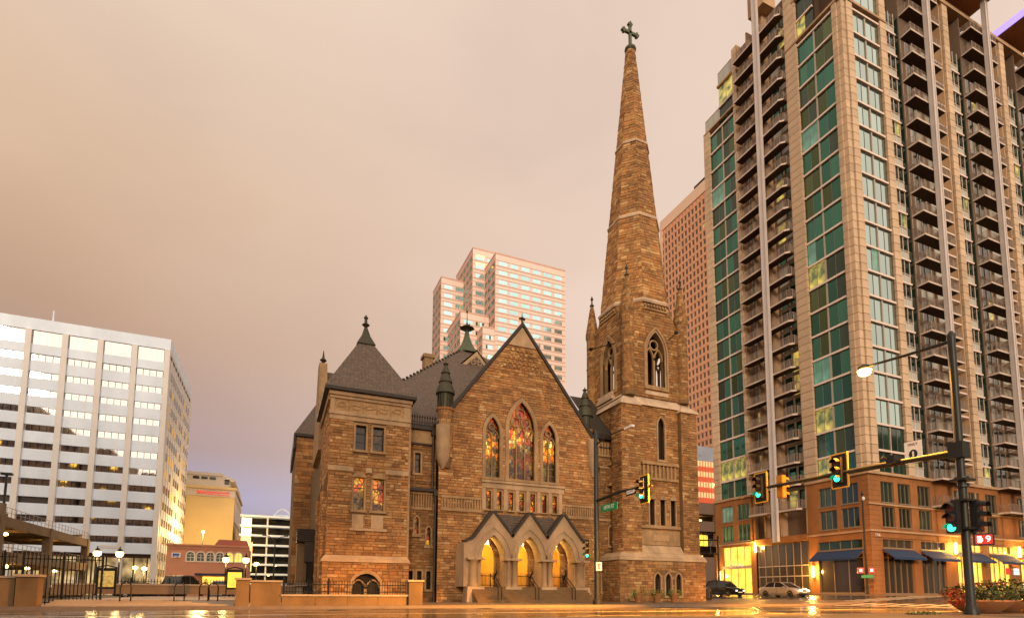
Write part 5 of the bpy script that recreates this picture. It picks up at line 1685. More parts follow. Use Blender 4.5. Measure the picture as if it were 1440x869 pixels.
# parking deck below it
pd, add = bld('parking_deck', 'beige parking deck with dark slot openings seen beside the spire tower base', (79, 90, 0))
b = MB(); b.box(70, 100, 93, 105, .7, 19.4); add(b, 'inner_wall', 'garage_concrete')
for i, (z0, z1) in enumerate(((17.4, 19.7), (13.6, 15.9), (9.8, 12.2), (.7, 8.4))):
    b = MB(); b.box(70, 100, 90, 90.4, z0, z1); add(b, 'parapet', 'tan_trim')
    b = MB(); b.box(70, 100, 90.4, 93, z0 - .3, z0); add(b, 'deck', 'garage_concrete')
b = MB()
for x in (72, 79, 84.6, 91, 98): b.box(x, x + 1.3, 89.9, 90.5, .7, 19.8)
add(b, 'column', 'apt_panel')
for i in range(3):
    b = MB(); b.box(80.5, 82.5, 91.5, 91.7, 16.2 - i * 3.8, 16.4 - i * 3.8); add(b, 'strip_lamp', 'lamp_warm')
# dark footbridge across the side street
fb, add = bld('footbridge', 'dark steel footbridge or gantry crossing beside the spire tower', (60, 70, 0), 'footbridge')
b = MB(); b.box(60.5, 67.5, 70, 72, 7.6, 8.5); b.box(60.5, 67.5, 70, 70.12, 10.7, 10.9); add(b, 'deck', 'gutter')
b = MB()
for k in range(8): b.tube([(60.6 + k * .95, 70.05, 8.5), (60.6 + k * .95, 70.05, 10.7)], .05, 4); b.tube([(60.6 + k * .95, 70.05, 8.5), (61.55 + k * .95, 70.05, 10.7)], .03, 4)
add(b, 'truss', 'black_iron')
b = MB(); b.box(60.7, 66, 71.9, 72, 8.6, 10.5); add(b, 'glazing', 'lit_shop')

# hotel
ho, add = bld('hotel', 'cream hotel block with white attic and red script sign beside the white office', (-11.1, 170, 0))
b = MB(); b.box(-45, -11.2, 170, 200, 0, 26.6); add(b, 'wall', 'hotel_cream')
b = MB(); b.box(-45, -11.1, 169.8, 200, 26.62, 28.6); add(b, 'sign_band', 'hotel_white')
b = MB(); b.box(-45, -10.7, 169.4, 200.3, 28.62, 29.3); add(b, 'cornice', 'hotel_cream')
b = MB(); b.box(-45, -12.6, 170.4, 199, 29.31, 32.4); b.box(-45, -14.2, 170.1, 199.4, 32.41, 33.2); b.box(-14, -11.4, 170.3, 199, 31.2, 31.9); add(b, 'attic', 'hotel_white')
b = MB()
for x in (-21.6, -19.6, -17.6): b.box(x, x + 1.5, 170.3, 170.38, 31.3, 32.0)
b.box(-13.9, -12.7, 170.3, 170.39, 30.2, 31.6); add(b, 'attic_window', 'glass_small')
for i in range(7):
    b = MB(); b.box(-24.1, -22.9, 169.9, 169.99, 26.0 - i * 3.6 - 1.2, 26.0 - i * 3.6 + .5); add(b, 'window', 'glass_small')
b = MB()        # red script, an unreadable flourish
px = -20.4; pts = []
for k in range(60):
    pts.append((px + k * .135, 169.7, 27.7 + .32 * math.sin(k * 1.15) * (1.3 if k in range(0, 5) or k in range(24, 28) else .6)))
b.tube(pts, .09, 5); b.tube([(-20.6, 169.7, 27.3), (-16, 169.7, 27.1), (-12.4, 169.7, 27.0)], .06, 4)
add(b, 'script_sign', 'ped_red')
b = MB(); b.box(-11.15, -11.0, 172, 198, 20, 25.5); add(b, 'side_panel', 'hotel_white')

# restaurant with arched windows
re_, add = bld('arched_restaurant', 'low pink brick restaurant with six white arched windows and a blue sign', (-15.5, 100, 0), 'restaurant')
F = FA(100)
arcs = []
for cxp in (-12.35, -10.95, -9.6, -8.25, -6.9, -5.6):
    arcs.append([(cxp - .5, 5.55)] + [(cxp + .5, 5.55)] + [(cxp + .5 * math.cos(a * math.pi / 8), 6.45 + .5 * math.sin(a * math.pi / 8)) for a in range(9)])
mb = MB(); holewall(mb, F, rect(-15.6, -4.1, 0, 8.1), arcs, .3); add(mb, 'wall', 'restaurant')
b = MB(); b.box(-15.55, -4.15, 100.4, 112, 0, 7.9); add(b, 'core_wall', 'restaurant')
for A in arcs:
    b = MB(); fring(b, F, A, grow(A, .16), -.1, .12)
    c = (A[0][0] + A[1][0]) / 2
    fbox(b, F, c - .04, c + .04, 5.55, 6.9, -.28, -.15); fbox(b, F, c - .5, c + .5, 6.05, 6.12, -.28, -.15); fbox(b, F, c - .5, c + .5, 6.5, 6.57, -.28, -.15)
    o = add(b, 'arched_window', 'hotel_white'); g = MB(); fpoly(g, F, A, -.27); g.build('pane', MAT['lit_shop' if c > -7.5 else 'glass_dark'], o)
b = MB()
for k in range(38): b.box(-15.5 + k * .3, -15.35 + k * .3, 99.85, 99.99, 7.35, 7.6)
b.box(-15.7, -4.0, 99.8, 99.99, 7.9, 8.15); add(b, 'dentil', 'restaurant')
b = MB(); b.box(-14.9, -13.7, 99.8, 99.98, 6.0, 6.75); o = add(b, 'sign', 'sign_white')
b = MB(); b.box(-14.75, -13.85, 99.76, 99.79, 6.3, 6.65); b.box(-14.7, -14.5, 99.76, 99.79, 6.1, 6.28); b.box(-14.35, -13.9, 99.76, 99.79, 6.1, 6.2); b.build('sign_mark', MAT['blue_paint'], o)
b = MB(); b.frust((-9.2, -4.2, 101, 108), 8.2, (-8.8, -4.6, 103, 106), 9.3); add(b, 'red_roof', 'red_roof')
b = MB(); b.box(-11.5, -5, 98.6, 99.98, 3.3, 3.6); add(b, 'canopy', 'awning')
b = MB(); b.box(-10.5, -5, 99.9, 99.99, .8, 3.1); add(b, 'shop_window', 'lit_shop')

# white parking garage in the gap
wg, add = bld('white_garage', 'white parking garage with seven dark open decks between the restaurant and the church', (-8.7, 160, 0), 'parking garage')
b = MB(); b.box(-9, 20, 163, 180, 0, 20); add(b, 'inner_wall', 'belfry_dark')
for i in range(8):
    z = 20.4 - i * 2.55; b = MB(); b.box(-9, 20, 160, 160.4, z, z + .5); b.box(-9, 20, 160.4, 170, z, z + .25); add(b, 'deck', 'white_paint')
b = MB()
for k in range(5): b.box(-8.6 + k * 6, -8.2 + k * 6, 160.5, 161, 0, 20.5)
add(b, 'column', 'off_white')
b = MB()
for k in range(9): b.tube([(-1 + k * .55, 162, 21.3 + math.sin(k * math.pi / 8) * 1.8), (-1 + (k + 1) * .55, 162, 21.3 + math.sin((k + 1) * math.pi / 8) * 1.8)], .12, 4) if k < 8 else None
b.box(-1.2, 3.6, 161.6, 162.2, 21.2, 21.5); add(b, 'roof_arch', 'white_paint')
b = MB()
for k in range(9): b.box(-7 + k * 1.7, -6.5 + k * 1.7, 161.5, 161.7, 5.0 + (k % 3) * 2.6, 5.25 + (k % 3) * 2.6)
add(b, 'deck_lamp', 'lamp_warm')

# glowing blade sign
bs_, add = bld('blade_sign', 'tall glowing orange and white vertical sign beside the restaurant', (-5.3, 110, 0), 'sign')
b = MB(); b.box(-5.5, -5.2, 110.2, 110.6, 0, 14); add(b, 'post', 'gutter')
for i, (z0, z1, m) in enumerate(((12.4, 14.0, 'lamp_white'), (10.7, 12.2, 'lamp_white'), (9.0, 10.5, 'neon_sign'), (7.2, 8.8, 'lamp_white'))):
    b = MB(); b.box(-5.9 + (i > 2) * .3, -4.3 - (i > 2) * .9, 110, 110.15, z0, z1); add(b, 'sign_panel', m)
b = MB(); b.box(-4.6, -4.2, 110, 110.15, 4.6, 9.5); b.box(-4.1, -4.0, 110, 110.2, 4.4, 9.7); add(b, 'neon_tube', 'neon_sign')

# steel parking structure at the far left
gs, add = bld('open_garage', 'brown open parking structure with lit decks and railings at the left edge', (-22, 60, 0), 'parking garage')
for z in (7.1, 4.05, 1.0):
    b = MB(); b.box(-40, -22, 57, 86, z - .3, z); add(b, 'deck', 'garage_concrete')
    b = MB(); b.box(-22.3, -21.98, 57, 86, z - .75, z + .15); add(b, 'edge_beam', 'garage_concrete')
    r = MB()
    for k in range(30): r.tube([(-22.1, 57.4 + k, z + .15), (-22.1, 57.4 + k, z + 1.0)], .025, 4)
    for q in (.55, 1.0): r.tube([(-22.1, 57, z + q), (-22.1, 86, z + q)], .025, 4)
    add(r, 'railing', 'railing')
for y in (57, 60.9, 72.6, 85.3):
    b = MB(); b.box(-22.6, -21.9, y, y + .8, 0, 8.3 if y < 62 else 7.3); add(b, 'column', 'garage_concrete')
for k in range(9):
    b = MB(); b.box(-40, -22.4, 58 + k * 3.3, 58.3 + k * 3.3, 6.3, 6.79); b.box(-40, -22.4, 58 + k * 3.3, 58.3 + k * 3.3, 3.2, 3.74); add(b, 'beam', 'garage_concrete')
for (y, z) in ((61.8, 6.1), (66.5, 6.0), (77, 6.1), (61.5, 3.0), (67.3, 3.0), (72.2, 3.0), (80, 3.0)):
    b = MB(); b.lathe(-23.5, y, [(.05, z + .2), (.22, z + .1), (.22, z - .05), (.05, z - .12)], 8); o = add(b, 'deck_lamp', 'lamp_warm')
    lamp((-23.5, y, z - .35), 45, (1, .55, .18), .15, gs).matrix_parent_inverse = Matrix.Translation((22, -60, 0))
b = MB(); b.box(-39, -38.8, 57, 86, 0, 7); b.box(-39, -22.4, 57.2, 86, .0, .6); b.box(-24.5, -22.4, 58, 68, .6, .9); add(b, 'rear_wall', 'garage_concrete')

# blocks across the street behind the camera, which the window glass mirrors
def offblock(x0, x1, y0, y1, h, lab):
    t, add = bld('office_block', lab, ((x0 + x1) / 2, y1, 0))
    b = MB(); b.box(x0, x1, y0, y1, 0, h); b.box(x0 + 4, x1 - 6, y0 + 3, y1 - 3, h + .01, h + 4); add(b, 'wall', 'garage_concrete')
    w = MB(); l = MB()
    for i in range(int(h / 3.8) - 1):
        for k in range(int((x1 - x0) / 3.2)):
            x = x0 + 1 + k * 3.2; z = 3 + i * 3.8
            (l if rb.random() < .08 else w).face([(x, y1 + .02, z), (x + 2.1, y1 + .02, z), (x + 2.1, y1 + .02, z + 2.1), (x, y1 + .02, z + 2.1)])
    tag(add(w, 'window_grid', 'glass_small'), kind='stuff')
    if l.v: tag(add(l, 'lit_window', 'lit_shop'), kind='stuff')
offblock(-135, -101, -70, -45, 84, 'tall dark office block mirrored in the white building, farthest left')
offblock(-100, -84, -70, -42, 71, 'dark office block mirrored in the white building, second tallest')
offblock(-82, -66, -70, -42, 62, 'dark office block mirrored in the white building, middle height')
offblock(-64, -42, -70, -40, 52, 'dark office block mirrored in the white building, lowest and nearest the corner')
offblock(60, 118, -60, -22, 24, 'low dark block across the street facing the apartments')
offblock(124, 190, -70, -26, 46, 'dark office block mirrored in the lower windows of the apartments')

# ------------------------------------------------------------------ street furniture, plants, cars
def par(o, t):
    """hang a world-coordinate object on a thing without moving it"""
    o.parent = t; o.matrix_parent_inverse = Matrix.Translation(t.location).inverted()
    return o
rs = random.Random(9)
def sweep_leaves(n, cx, cy, cz, rx, ry, rz_, size=(.05, .1), cols=((.05, .10, .02),), shape=1.0):
    mb = MB()
    for _ in range(n):
        a = rs.uniform(0, 2 * math.pi); r = rs.random() ** .5; h = rs.uniform(-1, 1)
        if r * r + h * h > 1.1: continue
        p = Vector((cx + rx * r * math.cos(a), cy + ry * r * math.sin(a), cz + rz_ * h))
        d = Vector((rs.uniform(-1, 1), rs.uniform(-1, 1), rs.uniform(-.4, 1))).normalized()
        s = d.cross(Vector((rs.uniform(-1, 1), rs.uniform(-1, 1), rs.uniform(-1, 1)))).normalized()
        L = rs.uniform(*size); w = L * .38
        c = rs.choice(cols); g = rs.uniform(.6, 1.4)
        mb.face([p, p + d * L * .5 + s * w, p + d * L, p + d * L * .5 - s * w], (c[0] * g, c[1] * g, c[2] * g))
    return mb
# -- traffic signal head facing -x at (x, y, z centre)
def signal_head(t, x, y, z, green=True, plate=True, body='signal_black', face=-1, ax='x'):
    """three lenses looking along face*ax"""
    def P(f, s, h):     # forward, sideways, up
        return (x + face * f, y + s, z + h) if ax == 'x' else (x + s, y + face * f, z + h)
    def bx(mb, f0, f1, s0, s1, h0, h1):
        a, c = P(f0, s0, h0), P(f1, s1, h1); mb.box(a[0], c[0], a[1], c[1], a[2], c[2])
    b = MB(); bx(b, 0, .22, -.17, .17, -.52, .52)
    for k in range(3): bx(b, -.02, 0, -.15, .15, -.50 + k * .34, -.18 + k * .34)
    o = par(b.build('signal_head', MAT[body]), t)
    for k, m in ((-1, 'lens_green' if green else 'lens_off_red'), (0, 'lens_off_amber'), (1, 'lens_off_red')):
        b = MB(); R = .13
        ring = [P(.235, R * math.cos(a * math.pi / 8), k * .34 + R * math.sin(a * math.pi / 8)) for a in range(16)]
        b.face(ring); l = b.build('lens', MAT[m]); l.parent = o
        v = MB()
        for q in range(9):
            a0, a1 = math.pi * q / 9, math.pi * (q + 1) / 9
            r_ = .155
            v.face([P(.22, r_ * math.cos(a0), k * .34 + r_ * math.sin(a0)), P(.46, r_ * math.cos(a0), k * .34 + r_ * math.sin(a0) - .03), P(.46, r_ * math.cos(a1), k * .34 + r_ * math.sin(a1) - .03), P(.22, r_ * math.cos(a1), k * .34 + r_ * math.sin(a1))])
        v.build('visor', MAT[body]).parent = o
    if plate:
        b = MB(); bx(b, .02, .05, -.34, .34, -.70, .70); q = b.build('backplate', MAT['signal_black']); q.parent = o
        b = MB()
        for (s0, s1, h0, h1) in ((-.36, .36, .68, .73), (-.36, .36, -.73, -.68), (-.38, -.33, -.68, .68), (.33, .38, -.68, .68)): bx(b, .0, .07, s0, s1, h0, h1)
        b.build('reflective_border', MAT['backplate_tape']).parent = o
    return o
# -- near signal pole
x0, y0 = 21.3, 11.1
t = thing('signal_pole', 'tall dark signal pole at right with long mast arm and glowing street lamp', 'traffic light', (x0, y0, .13))
b = MB(); b.lathe(x0, y0, [(.22, .13), (.22, .2), (.17, .4), (.14, .45), (.125, 3.5), (.115, 9.6), (.14, 9.75), (.05, 9.9)], 14)
par(b.build('pole', MAT['steel_pole'], None, True), t)
b = MB(); b.box(x0 - .22, x0 + .22, y0 - .2, y0 + .25, 5.4, 5.95); par(b.build('arm_bracket', MAT['steel_pole']), t)
b = MB(); b.tube([(x0, y0, 5.62), (x0, y0 + 3, 5.72), (x0, y0 + 8.7, 5.82)], [.13, .11, .07], 10); par(b.build('mast_arm', MAT['steel_pole'], None, True), t)
b = MB(); b.tube([(x0, y0, 9.55), (x0, y0 + 1.5, 9.65), (x0, y0 + 2.9, 9.78)], [.07, .055, .045], 8); par(b.build('lamp_arm', MAT['steel_pole'], None, True), t)
b = MB(); b.lathe(x0, y0 + 3.1, [(.05, 9.66), (.2, 9.72), (.24, 9.8), (.1, 9.9)], 12); o = par(b.build('street_lamp', MAT['steel_pole']), t)
b = MB(); b.lathe(x0, y0 + 3.1, [(.02, 9.42), (.2, 9.5), (.25, 9.66)], 12); b.build('bulb', MAT['lamp_orange']).parent = o
lamp((x0, y0 + 3.1, 9.35), 7000, (1, .38, .04), .2, t, spot=165).matrix_parent_inverse = Matrix.Translation(t.location).inverted()
for aim in ((13, 20.5, 0), (33, 21, 0)):        # the two side throws of a street luminaire
    lamp((x0, y0 + 3.1, 9.35), 95000, (1, .37, .03), .2, t, spot=80, aim=aim).matrix_parent_inverse = Matrix.Translation(t.location).inverted()
signal_head(t, x0, 15.45, 5.85); signal_head(t, x0, 19.5, 5.85)
signal_head(t, x0 + .1, 18.55, 5.75, False, False, 'signal_yellow', 1)
b = MB(); b.box(x0 - .35, x0 + .2, y0 + 1.95, y0 + 2.25, 5.65, 5.95); b.tube([(x0, y0 + 2.1, 5.6), (x0 - .5, y0 + 2.3, 5.9)], .06, 6); par(b.build('detector_camera', MAT['signal_black']), t)
b = MB(); b.box(x0 - .06, x0 - .03, y0 + 1.15, y0 + 1.75, 5.55, 6.35); s = par(b.build('lane_sign', MAT['sign_white']), t)
b = MB()
for k in range(16):
    pass
ring = [(y0 + 1.45 + .15 * math.cos(a * math.pi / 8), 5.88 + .17 * math.sin(a * math.pi / 8)) for a in range(16)]
b.face([(x0 - .064, p, q) for p, q in ring]); b.build('sign_symbol', MAT['ink']).parent = s
b = MB(); b.box(x0 - .072, x0 - .066, y0 + 1.42, y0 + 1.48, 5.78, 5.98); b.build('sign_symbol', MAT['sign_white']).parent = s
text('ONLY', .13, MAT['ink'], s, (x0 - .07, y0 + 1.45, 6.24), ((0, -1, 0), (0, 0, 1)), 'lettering', .002)
text('BUSES', .1, MAT['ink'], s, (x0 - .07, y0 + 1.45, 5.62), ((0, -1, 0), (0, 0, 1)), 'lettering', .002)
signal_head(t, x0 - .35, y0 + .1, 3.35, True, False); signal_head(t, x0 + .25, y0 - .12, 3.4, False, False, 'signal_black', -1, 'y')
b = MB()
for z in (3.9, 2.95, 4.6): b.box(x0 - .35, x0 + .28, y0 - .28, y0 + .2, z, z + .07)
for z in (4.4, 4.7): b.lathe(x0, y0, [(.215, z), (.215, z + .05)], 12)
par(b.build('clamp', MAT['steel_pole']), t)
# pedestrian signal with hand and 9
P0 = Vector((x0 + .36, y0 - .32, 2.62)); dirn = Vector((-.85, -.53, 0)).normalized(); uu = Vector((.53, -.85, 0)).normalized()
fr = Frame(P0, uu, (0, 0, 1), dirn)
b = MB(); fbox(b, fr, -.27, .27, -.2, .2, -.12, .05); p = par(b.build('pedestrian_signal', MAT['signal_black']), t)
b = MB(); fbox(b, fr, -.22, .22, -.15, .15, .052, .06); b.build('display', MAT['ped_red']).parent = p
b = MB(); fbox(b, fr, -.17, -.06, -.11, .0, .062, .07)
for k in range(4): fbox(b, fr, -.17 + k * .03, -.152 + k * .03, .0, .11, .062, .07)
fbox(b, fr, -.06, -.03, -.06, .03, .062, .07); b.build('hand_symbol', MAT['ped_digit']).parent = p
text('9', .29, MAT['ped_digit'], p, fr.p(.11, .0, .064), (uu, (0, 0, 1)), 'digit', .002)
b = MB(); b.tube([(x0, y0, 3.0), P0 - dirn * .1], .04, 6); par(b.build('bracket', MAT['steel_pole']), t)
# -- far signal pole, in front of the church
x0, y0 = 17.0, 27.45
t = thing('signal_pole', 'dark green signal pole right of the church porch carrying the green street name sign', 'traffic light', (x0, y0, .13))
b = MB(); b.lathe(x0, y0, [(.26, .13), (.26, .4), (.17, .45), (.15, 4), (.12, 10.2), (.03, 10.35)], 12); par(b.build('pole', MAT['steel_pole'], None, True), t)
b = MB(); b.tube([(x0, y0, 6.1), (x0, y0 - 2.5, 6.25), (x0, y0 - 5.2, 6.1)], [.1, .085, .055], 8); par(b.build('mast_arm', MAT['steel_pole'], None, True), t)
b = MB(); b.tube([(x0, y0, 9.45), (x0, y0 - 1.4, 9.62), (x0, y0 - 3.0, 9.6)], [.05, .04, .035], 6); par(b.build('lamp_arm', MAT['steel_pole'], None, True), t)
b = MB(); b.box(x0 - .1, x0 + .1, y0 - 3.7, y0 - 3.0, 9.5, 9.62); par(b.build('street_lamp', MAT['off_white']), t)
signal_head(t, x0, y0 - 4.6, 6.0)
signal_head(t, x0 - .35, y0 + .1, 3.3, True, False)
b = MB(); b.box(x0 - .05, x0 - .02, y0 - 2.2, y0 - .55, 5.35, 5.75); s = par(b.build('street_sign', MAT['sign_green']), t)
text('18TH ST', .3, MAT['sign_white'], s, (x0 - .056, y0 - 1.38, 5.56), ((0, -1, 0), (0, 0, 1)), 'lettering', .003)
b = MB(); b.box(x0 - .05, x0 - .02, y0 - 3.95, y0 - 3.05, 5.9, 6.25); s = par(b.build('one_way_sign', MAT['ink']), t)
b = MB(); b.poly([(x0 - .056, y0 - 3.1, 5.98), (x0 - .056, y0 - 3.1, 6.17), (x0 - .056, y0 - 3.75, 6.17), (x0 - .056, y0 - 3.9, 6.075), (x0 - .056, y0 - 3.75, 5.98)], [(0, 1, 2, 3, 4)]); a = b.build('arrow', MAT['sign_white']); a.parent = s
text('ONE WAY', .12, MAT['ink'], s, (x0 - .06, y0 - 3.42, 6.075), ((0, -1, 0), (0, 0, 1)), 'lettering', .002)
fr = Frame((x0, y0 - .2, 2.3), (.92, -.39, 0), (0, 0, 1), (-.39, -.92, 0))
b = MB(); fbox(b, fr, -.2, .2, -.28, .28, -.05, .03); s = par(b.build('notice_sign', MAT['signal_black']), t)
b = MB(); fbox(b, fr, -.16, .16, -.24, .24, .032, .04); b.build('sign_face', MAT['sign_white']).parent = s
b = MB(); fbox(b, fr, -.04, .04, -.16, .14, .042, .046); fbox(b, fr, -.09, .09, .1, .14, .042, .046); b.build('sign_symbol', MAT['ped_red']).parent = s
# -- corner post with pedestrian signal near the apartments
x0, y0 = 46*1.18, 31.5*1.18
t = thing('lamp_post', 'slim dark lamp post with a red pedestrian signal at the apartment corner', 'lamp post', (x0, y0, .83))
b = MB(); b.lathe(x0, y0, [(.2, .83), (.1, 1.2), (.08, 10.8), (.16, 10.9), (.05, 11.2)], 8); par(b.build('pole', MAT['steel_pole']), t)
b = MB(); b.lathe(x0 - .15, y0 - .2, [(.05, 10.2), (.16, 10.35), (.1, 10.6)], 8); par(b.build('lantern', MAT['off_white']), t)
fr = Frame((x0 - .2, y0 - .2, 3.2), (.70, -.71, 0), (0, 0, 1), (-.71, -.70, 0))
for u in (-.55, .38):
    b = MB(); fbox(b, fr, u - .3, u + .3, -.3, .3, -.1, .1); p = par(b.build('pedestrian_signal', MAT['signal_black']), t)
    b = MB(); fbox(b, fr, u - .26, u + .26, -.26, .26, .102, .11); b.build('display', MAT['ped_red']).parent = p
    b = MB(); fbox(b, fr, u - .1, u + .1, -.12, .14, .112, .12); b.build('hand_symbol', MAT['ped_digit']).parent = p
b = MB(); fbox(b, fr, -.5, .5, -.75, -.45, -.05, .05); par(b.build('street_sign', MAT['sign_green']), t)
# -- post, sign and bin beside the spire tower
x0, y0 = 37.6, 41.9
t = thing('sign_post', 'white sign post with a dark signal box beside the spire tower base', 'sign post', (x0, y0, .28))
b = MB(); b.lathe(x0, y0, [(.09, .28), (.08, 4.4)], 8); par(b.build('pole', MAT['off_white']), t)
b = MB(); b.box(x0 - .55, x0 - .12, y0 - .15, y0 + .15, 3.1, 4.3); par(b.build('signal_box', MAT['signal_black']), t)
t = thing('litter_bin', 'dark round litter bin standing by the white post near the spire tower', 'litter bin', (37.0, 40.5, .27))
b = MB(); b.lathe(37.0, 40.5, [(.3, .27), (.34, .4), (.34, 1.05)], 14); par(b.build('drum', MAT['bin_metal']), t)
b = MB(); b.lathe(37.0, 40.5, [(.37, 1.06), (.37, 1.12), (.2, 1.3), (.15, 1.32)], 14); par(b.build('lid', MAT['bin_metal']), t)
for k in range(12):
    a = k * math.pi / 6; b = MB(); b.box(37 + .345 * math.cos(a) - .02, 37 + .345 * math.cos(a) + .02, 40.5 + .345 * math.sin(a) - .02, 40.5 + .345 * math.sin(a) + .02, .35, 1.04); par(b.build('slat', MAT['gutter']), t)
x0, y0 = 46*1.14, 48.5*1.14
t = thing('gantry_post', 'black post with a bracket arm left of the bright shop entrance', 'post', (x0, y0, .83))
b = MB(); b.lathe(x0, y0, [(.16, .83), (.12, 8.3)], 8); par(b.build('pole', MAT['black_iron']), t)
b = MB(); b.tube([(x0, y0, 7.7), (x0 - 3.2, y0 + 1.4, 7.7)], .09, 6); b.tube([(x0, y0, 5.9), (x0 - 1.6, y0 + .7, 6.0)], .07, 6); b.tube([(x0 - .9, y0 + .4, 7.7), (x0 - .9, y0 + .4, 6.0)], .05, 5); par(b.build('bracket_arm', MAT['black_iron']), t)

# -- stone forecourt walls with piers, railings
def wall_thing(name, label, x0, x1, y, h, mat_='wall_stucco', cap=True, cat='wall'):
    t = thing(name, label, cat, ((x0 + x1) / 2, y, .13))
    n = max(1, round((x1 - x0) / 1.6)); w = (x1 - x0) / n
    for k in range(n):
        b = MB(); b.box(x0 + k * w + .008, x0 + (k + 1) * w - .008, y, y + .35, .13, h); par(b.build('wall_block', MAT[mat_]), t)
    if cap:
        b = MB(); b.box(x0 - .05, x1 + .05, y - .05, y + .4, h + .003, h + .09); par(b.build('coping', MAT['concrete']), t)
    return t
wall_thing('forecourt_wall', 'smooth tan wall panel with a corner pier, left of the church railings', -1.0, .3, 28.0, 1.2)
wall_thing('forecourt_wall', 'tan wall at the bottom left corner in front of the gate', -16, -9.45, 28.0, 1.24)
wall_thing('railing_wall', 'low tan wall carrying the iron railings before the left tower', .34, 6.2, 28.0, .56)
for nm, lab, a, c, h in (('wall_pier', 'square tan pier at the right end of the low railing wall', 6.25, 6.95, 1.3), ('wall_pier', 'slim tan pier beside the yellow panel at the wall corner', -1.6, -1.05, 1.28), ('wall_pier', 'tan pier at the end of the left wall beside the gate', -9.4, -8.7, 1.3)):
    t = thing(nm, lab, 'pier', ((a + c) / 2, 28, .13)); b = MB(); b.box(a, c, 27.9, 28.5, .13, h); par(b.build('shaft', MAT['wall_stucco']), t)
    b = MB(); b.box(a - .06, c + .06, 27.84, 28.56, h + .003, h + .1); par(b.build('cap', MAT['concrete']), t)
def fence(name, label, x0, x1, y, z0, z1, step=.13, post=2.0, cat='fence', r=.011):
    t = thing(name, label, cat, ((x0 + x1) / 2, y, z0))
    b = MB(); b.box(x0, x1, y - .018, y + .018, z0 + .1, z0 + .14); b.box(x0, x1, y - .018, y + .018, z1 - .2, z1 - .16)
    for q in pieces(b): par(q.build('rail', MAT['black_iron']), t)
    n = int((x1 - x0) / step); base = None
    for k in range(n + 1):
        x = x0 + k * step
        if base is None:
            b = MB(); b.box(-r, r, -r, r, 0, z1 - z0 - .06); b.poly([(-r * 2, 0, z1 - z0 - .06), (0, -r * 2, z1 - z0 - .06), (r * 2, 0, z1 - z0 - .06), (0, r * 2, z1 - z0 - .06), (0, 0, z1 - z0 + .06)], [(0, 1, 4), (1, 2, 4), (2, 3, 4), (3, 0, 4)])
            o = b.build('bar', MAT['black_iron']); base = o.data
        else: o = bpy.data.objects.new('bar', base); link(o)
        o.location = (x, y, z0); par(o, t)
    k = x0
    while k < x1 + .01:
        b = MB(); b.box(k - .04, k + .04, y - .04, y + .04, z0 - .02, z1 + .05); b.lathe(k, y, [(.05, z1 + .05), (.02, z1 + .16)], 6); par(b.build('post', MAT['black_iron']), t); k += post
    return t
fence('iron_railing', 'black iron railings on the low wall before the left church tower', .4, 6.15, 28.15, .65, 1.3)
fence('iron_gate', 'tall black iron gate and railings in front of the open garage', -9.9, -7.1, 30.0, .13, 2.3, .14, 1.4, 'gate', .018)
fence('iron_gate', 'tall iron fence run standing behind the tan wall at the left edge', -14.5, -11.8, 35.0, .13, 2.6, .14, 2.2, 'gate', .018)
fence('iron_fence', 'long low iron fence around the car park behind the forecourt', -13, 2.6, 52.0, .5, 1.7, .22, 2.6, 'fence', .018)
# forecourt platform and steps
for k in range(4):
    t = MB(); t.box(-8.6, -1.65, 28.1 + k * .45, 28.55 + k * .45 if k < 3 else 51, .131, .13 + (k + 1) * .06)
    tag(t.build('forecourt_step', MAT['concrete']), kind='structure')
t = thing('car_park_wall', 'low brown parapet wall along the back of the forecourt', 'wall', (-6, 44, .57)); b = MB(); b.box(-13, 2.4, 44, 44.3, .57, 1.15); par(b.build('parapet', MAT['garage_concrete']), t)
b = MB(); b.box(-13.05, 2.45, 43.95, 44.35, 1.153, 1.25); par(b.build('coping', MAT['concrete']), t)
# globe lamps on iron posts
def globe_lamp(x, y, z, lab, pw=110):
    t = thing('globe_lamp', lab, 'street lamp', (x, y, .5), 0, 'glowing globe lamps in the forecourt')
    b = MB(); b.lathe(x, y, [(.16, .5), (.1, .7), (.06, .9), (.05, z - .4), (.1, z - .3), (.12, z - .22)], 8); par(b.build('post', MAT['black_iron']), t)
    b = MB(); b.lathe(x, y, [(.1, z - .22), (.22, z - .1), (.25, z + .04), (.2, z + .17)], 12); par(b.build('globe', MAT['lamp_white'], None, True), t)
    b = MB(); b.lathe(x, y, [(.22, z + .175), (.12, z + .3), (.03, z + .4), (.05, z + .45), (.01, z + .52)], 8); par(b.build('cap', MAT['black_iron']), t)
    l = lamp((x, y - .1, z - .45), pw, (1, .62, .22), .2); par(l, t)
globe_lamp(-11.0, 45.0, 3.25, 'glowing globe lamp farthest left, above the iron gate')
globe_lamp(-9.75, 45.0, 3.25, 'glowing globe lamp just right of the mirrored map panel')
globe_lamp(-3.3, 45.0, 3.05, 'glowing globe lamp just left of the bright yellow panel')
globe_lamp(-2.0, 45.0, 3.05, 'glowing globe lamp nearest the church, in front of the orange sign')
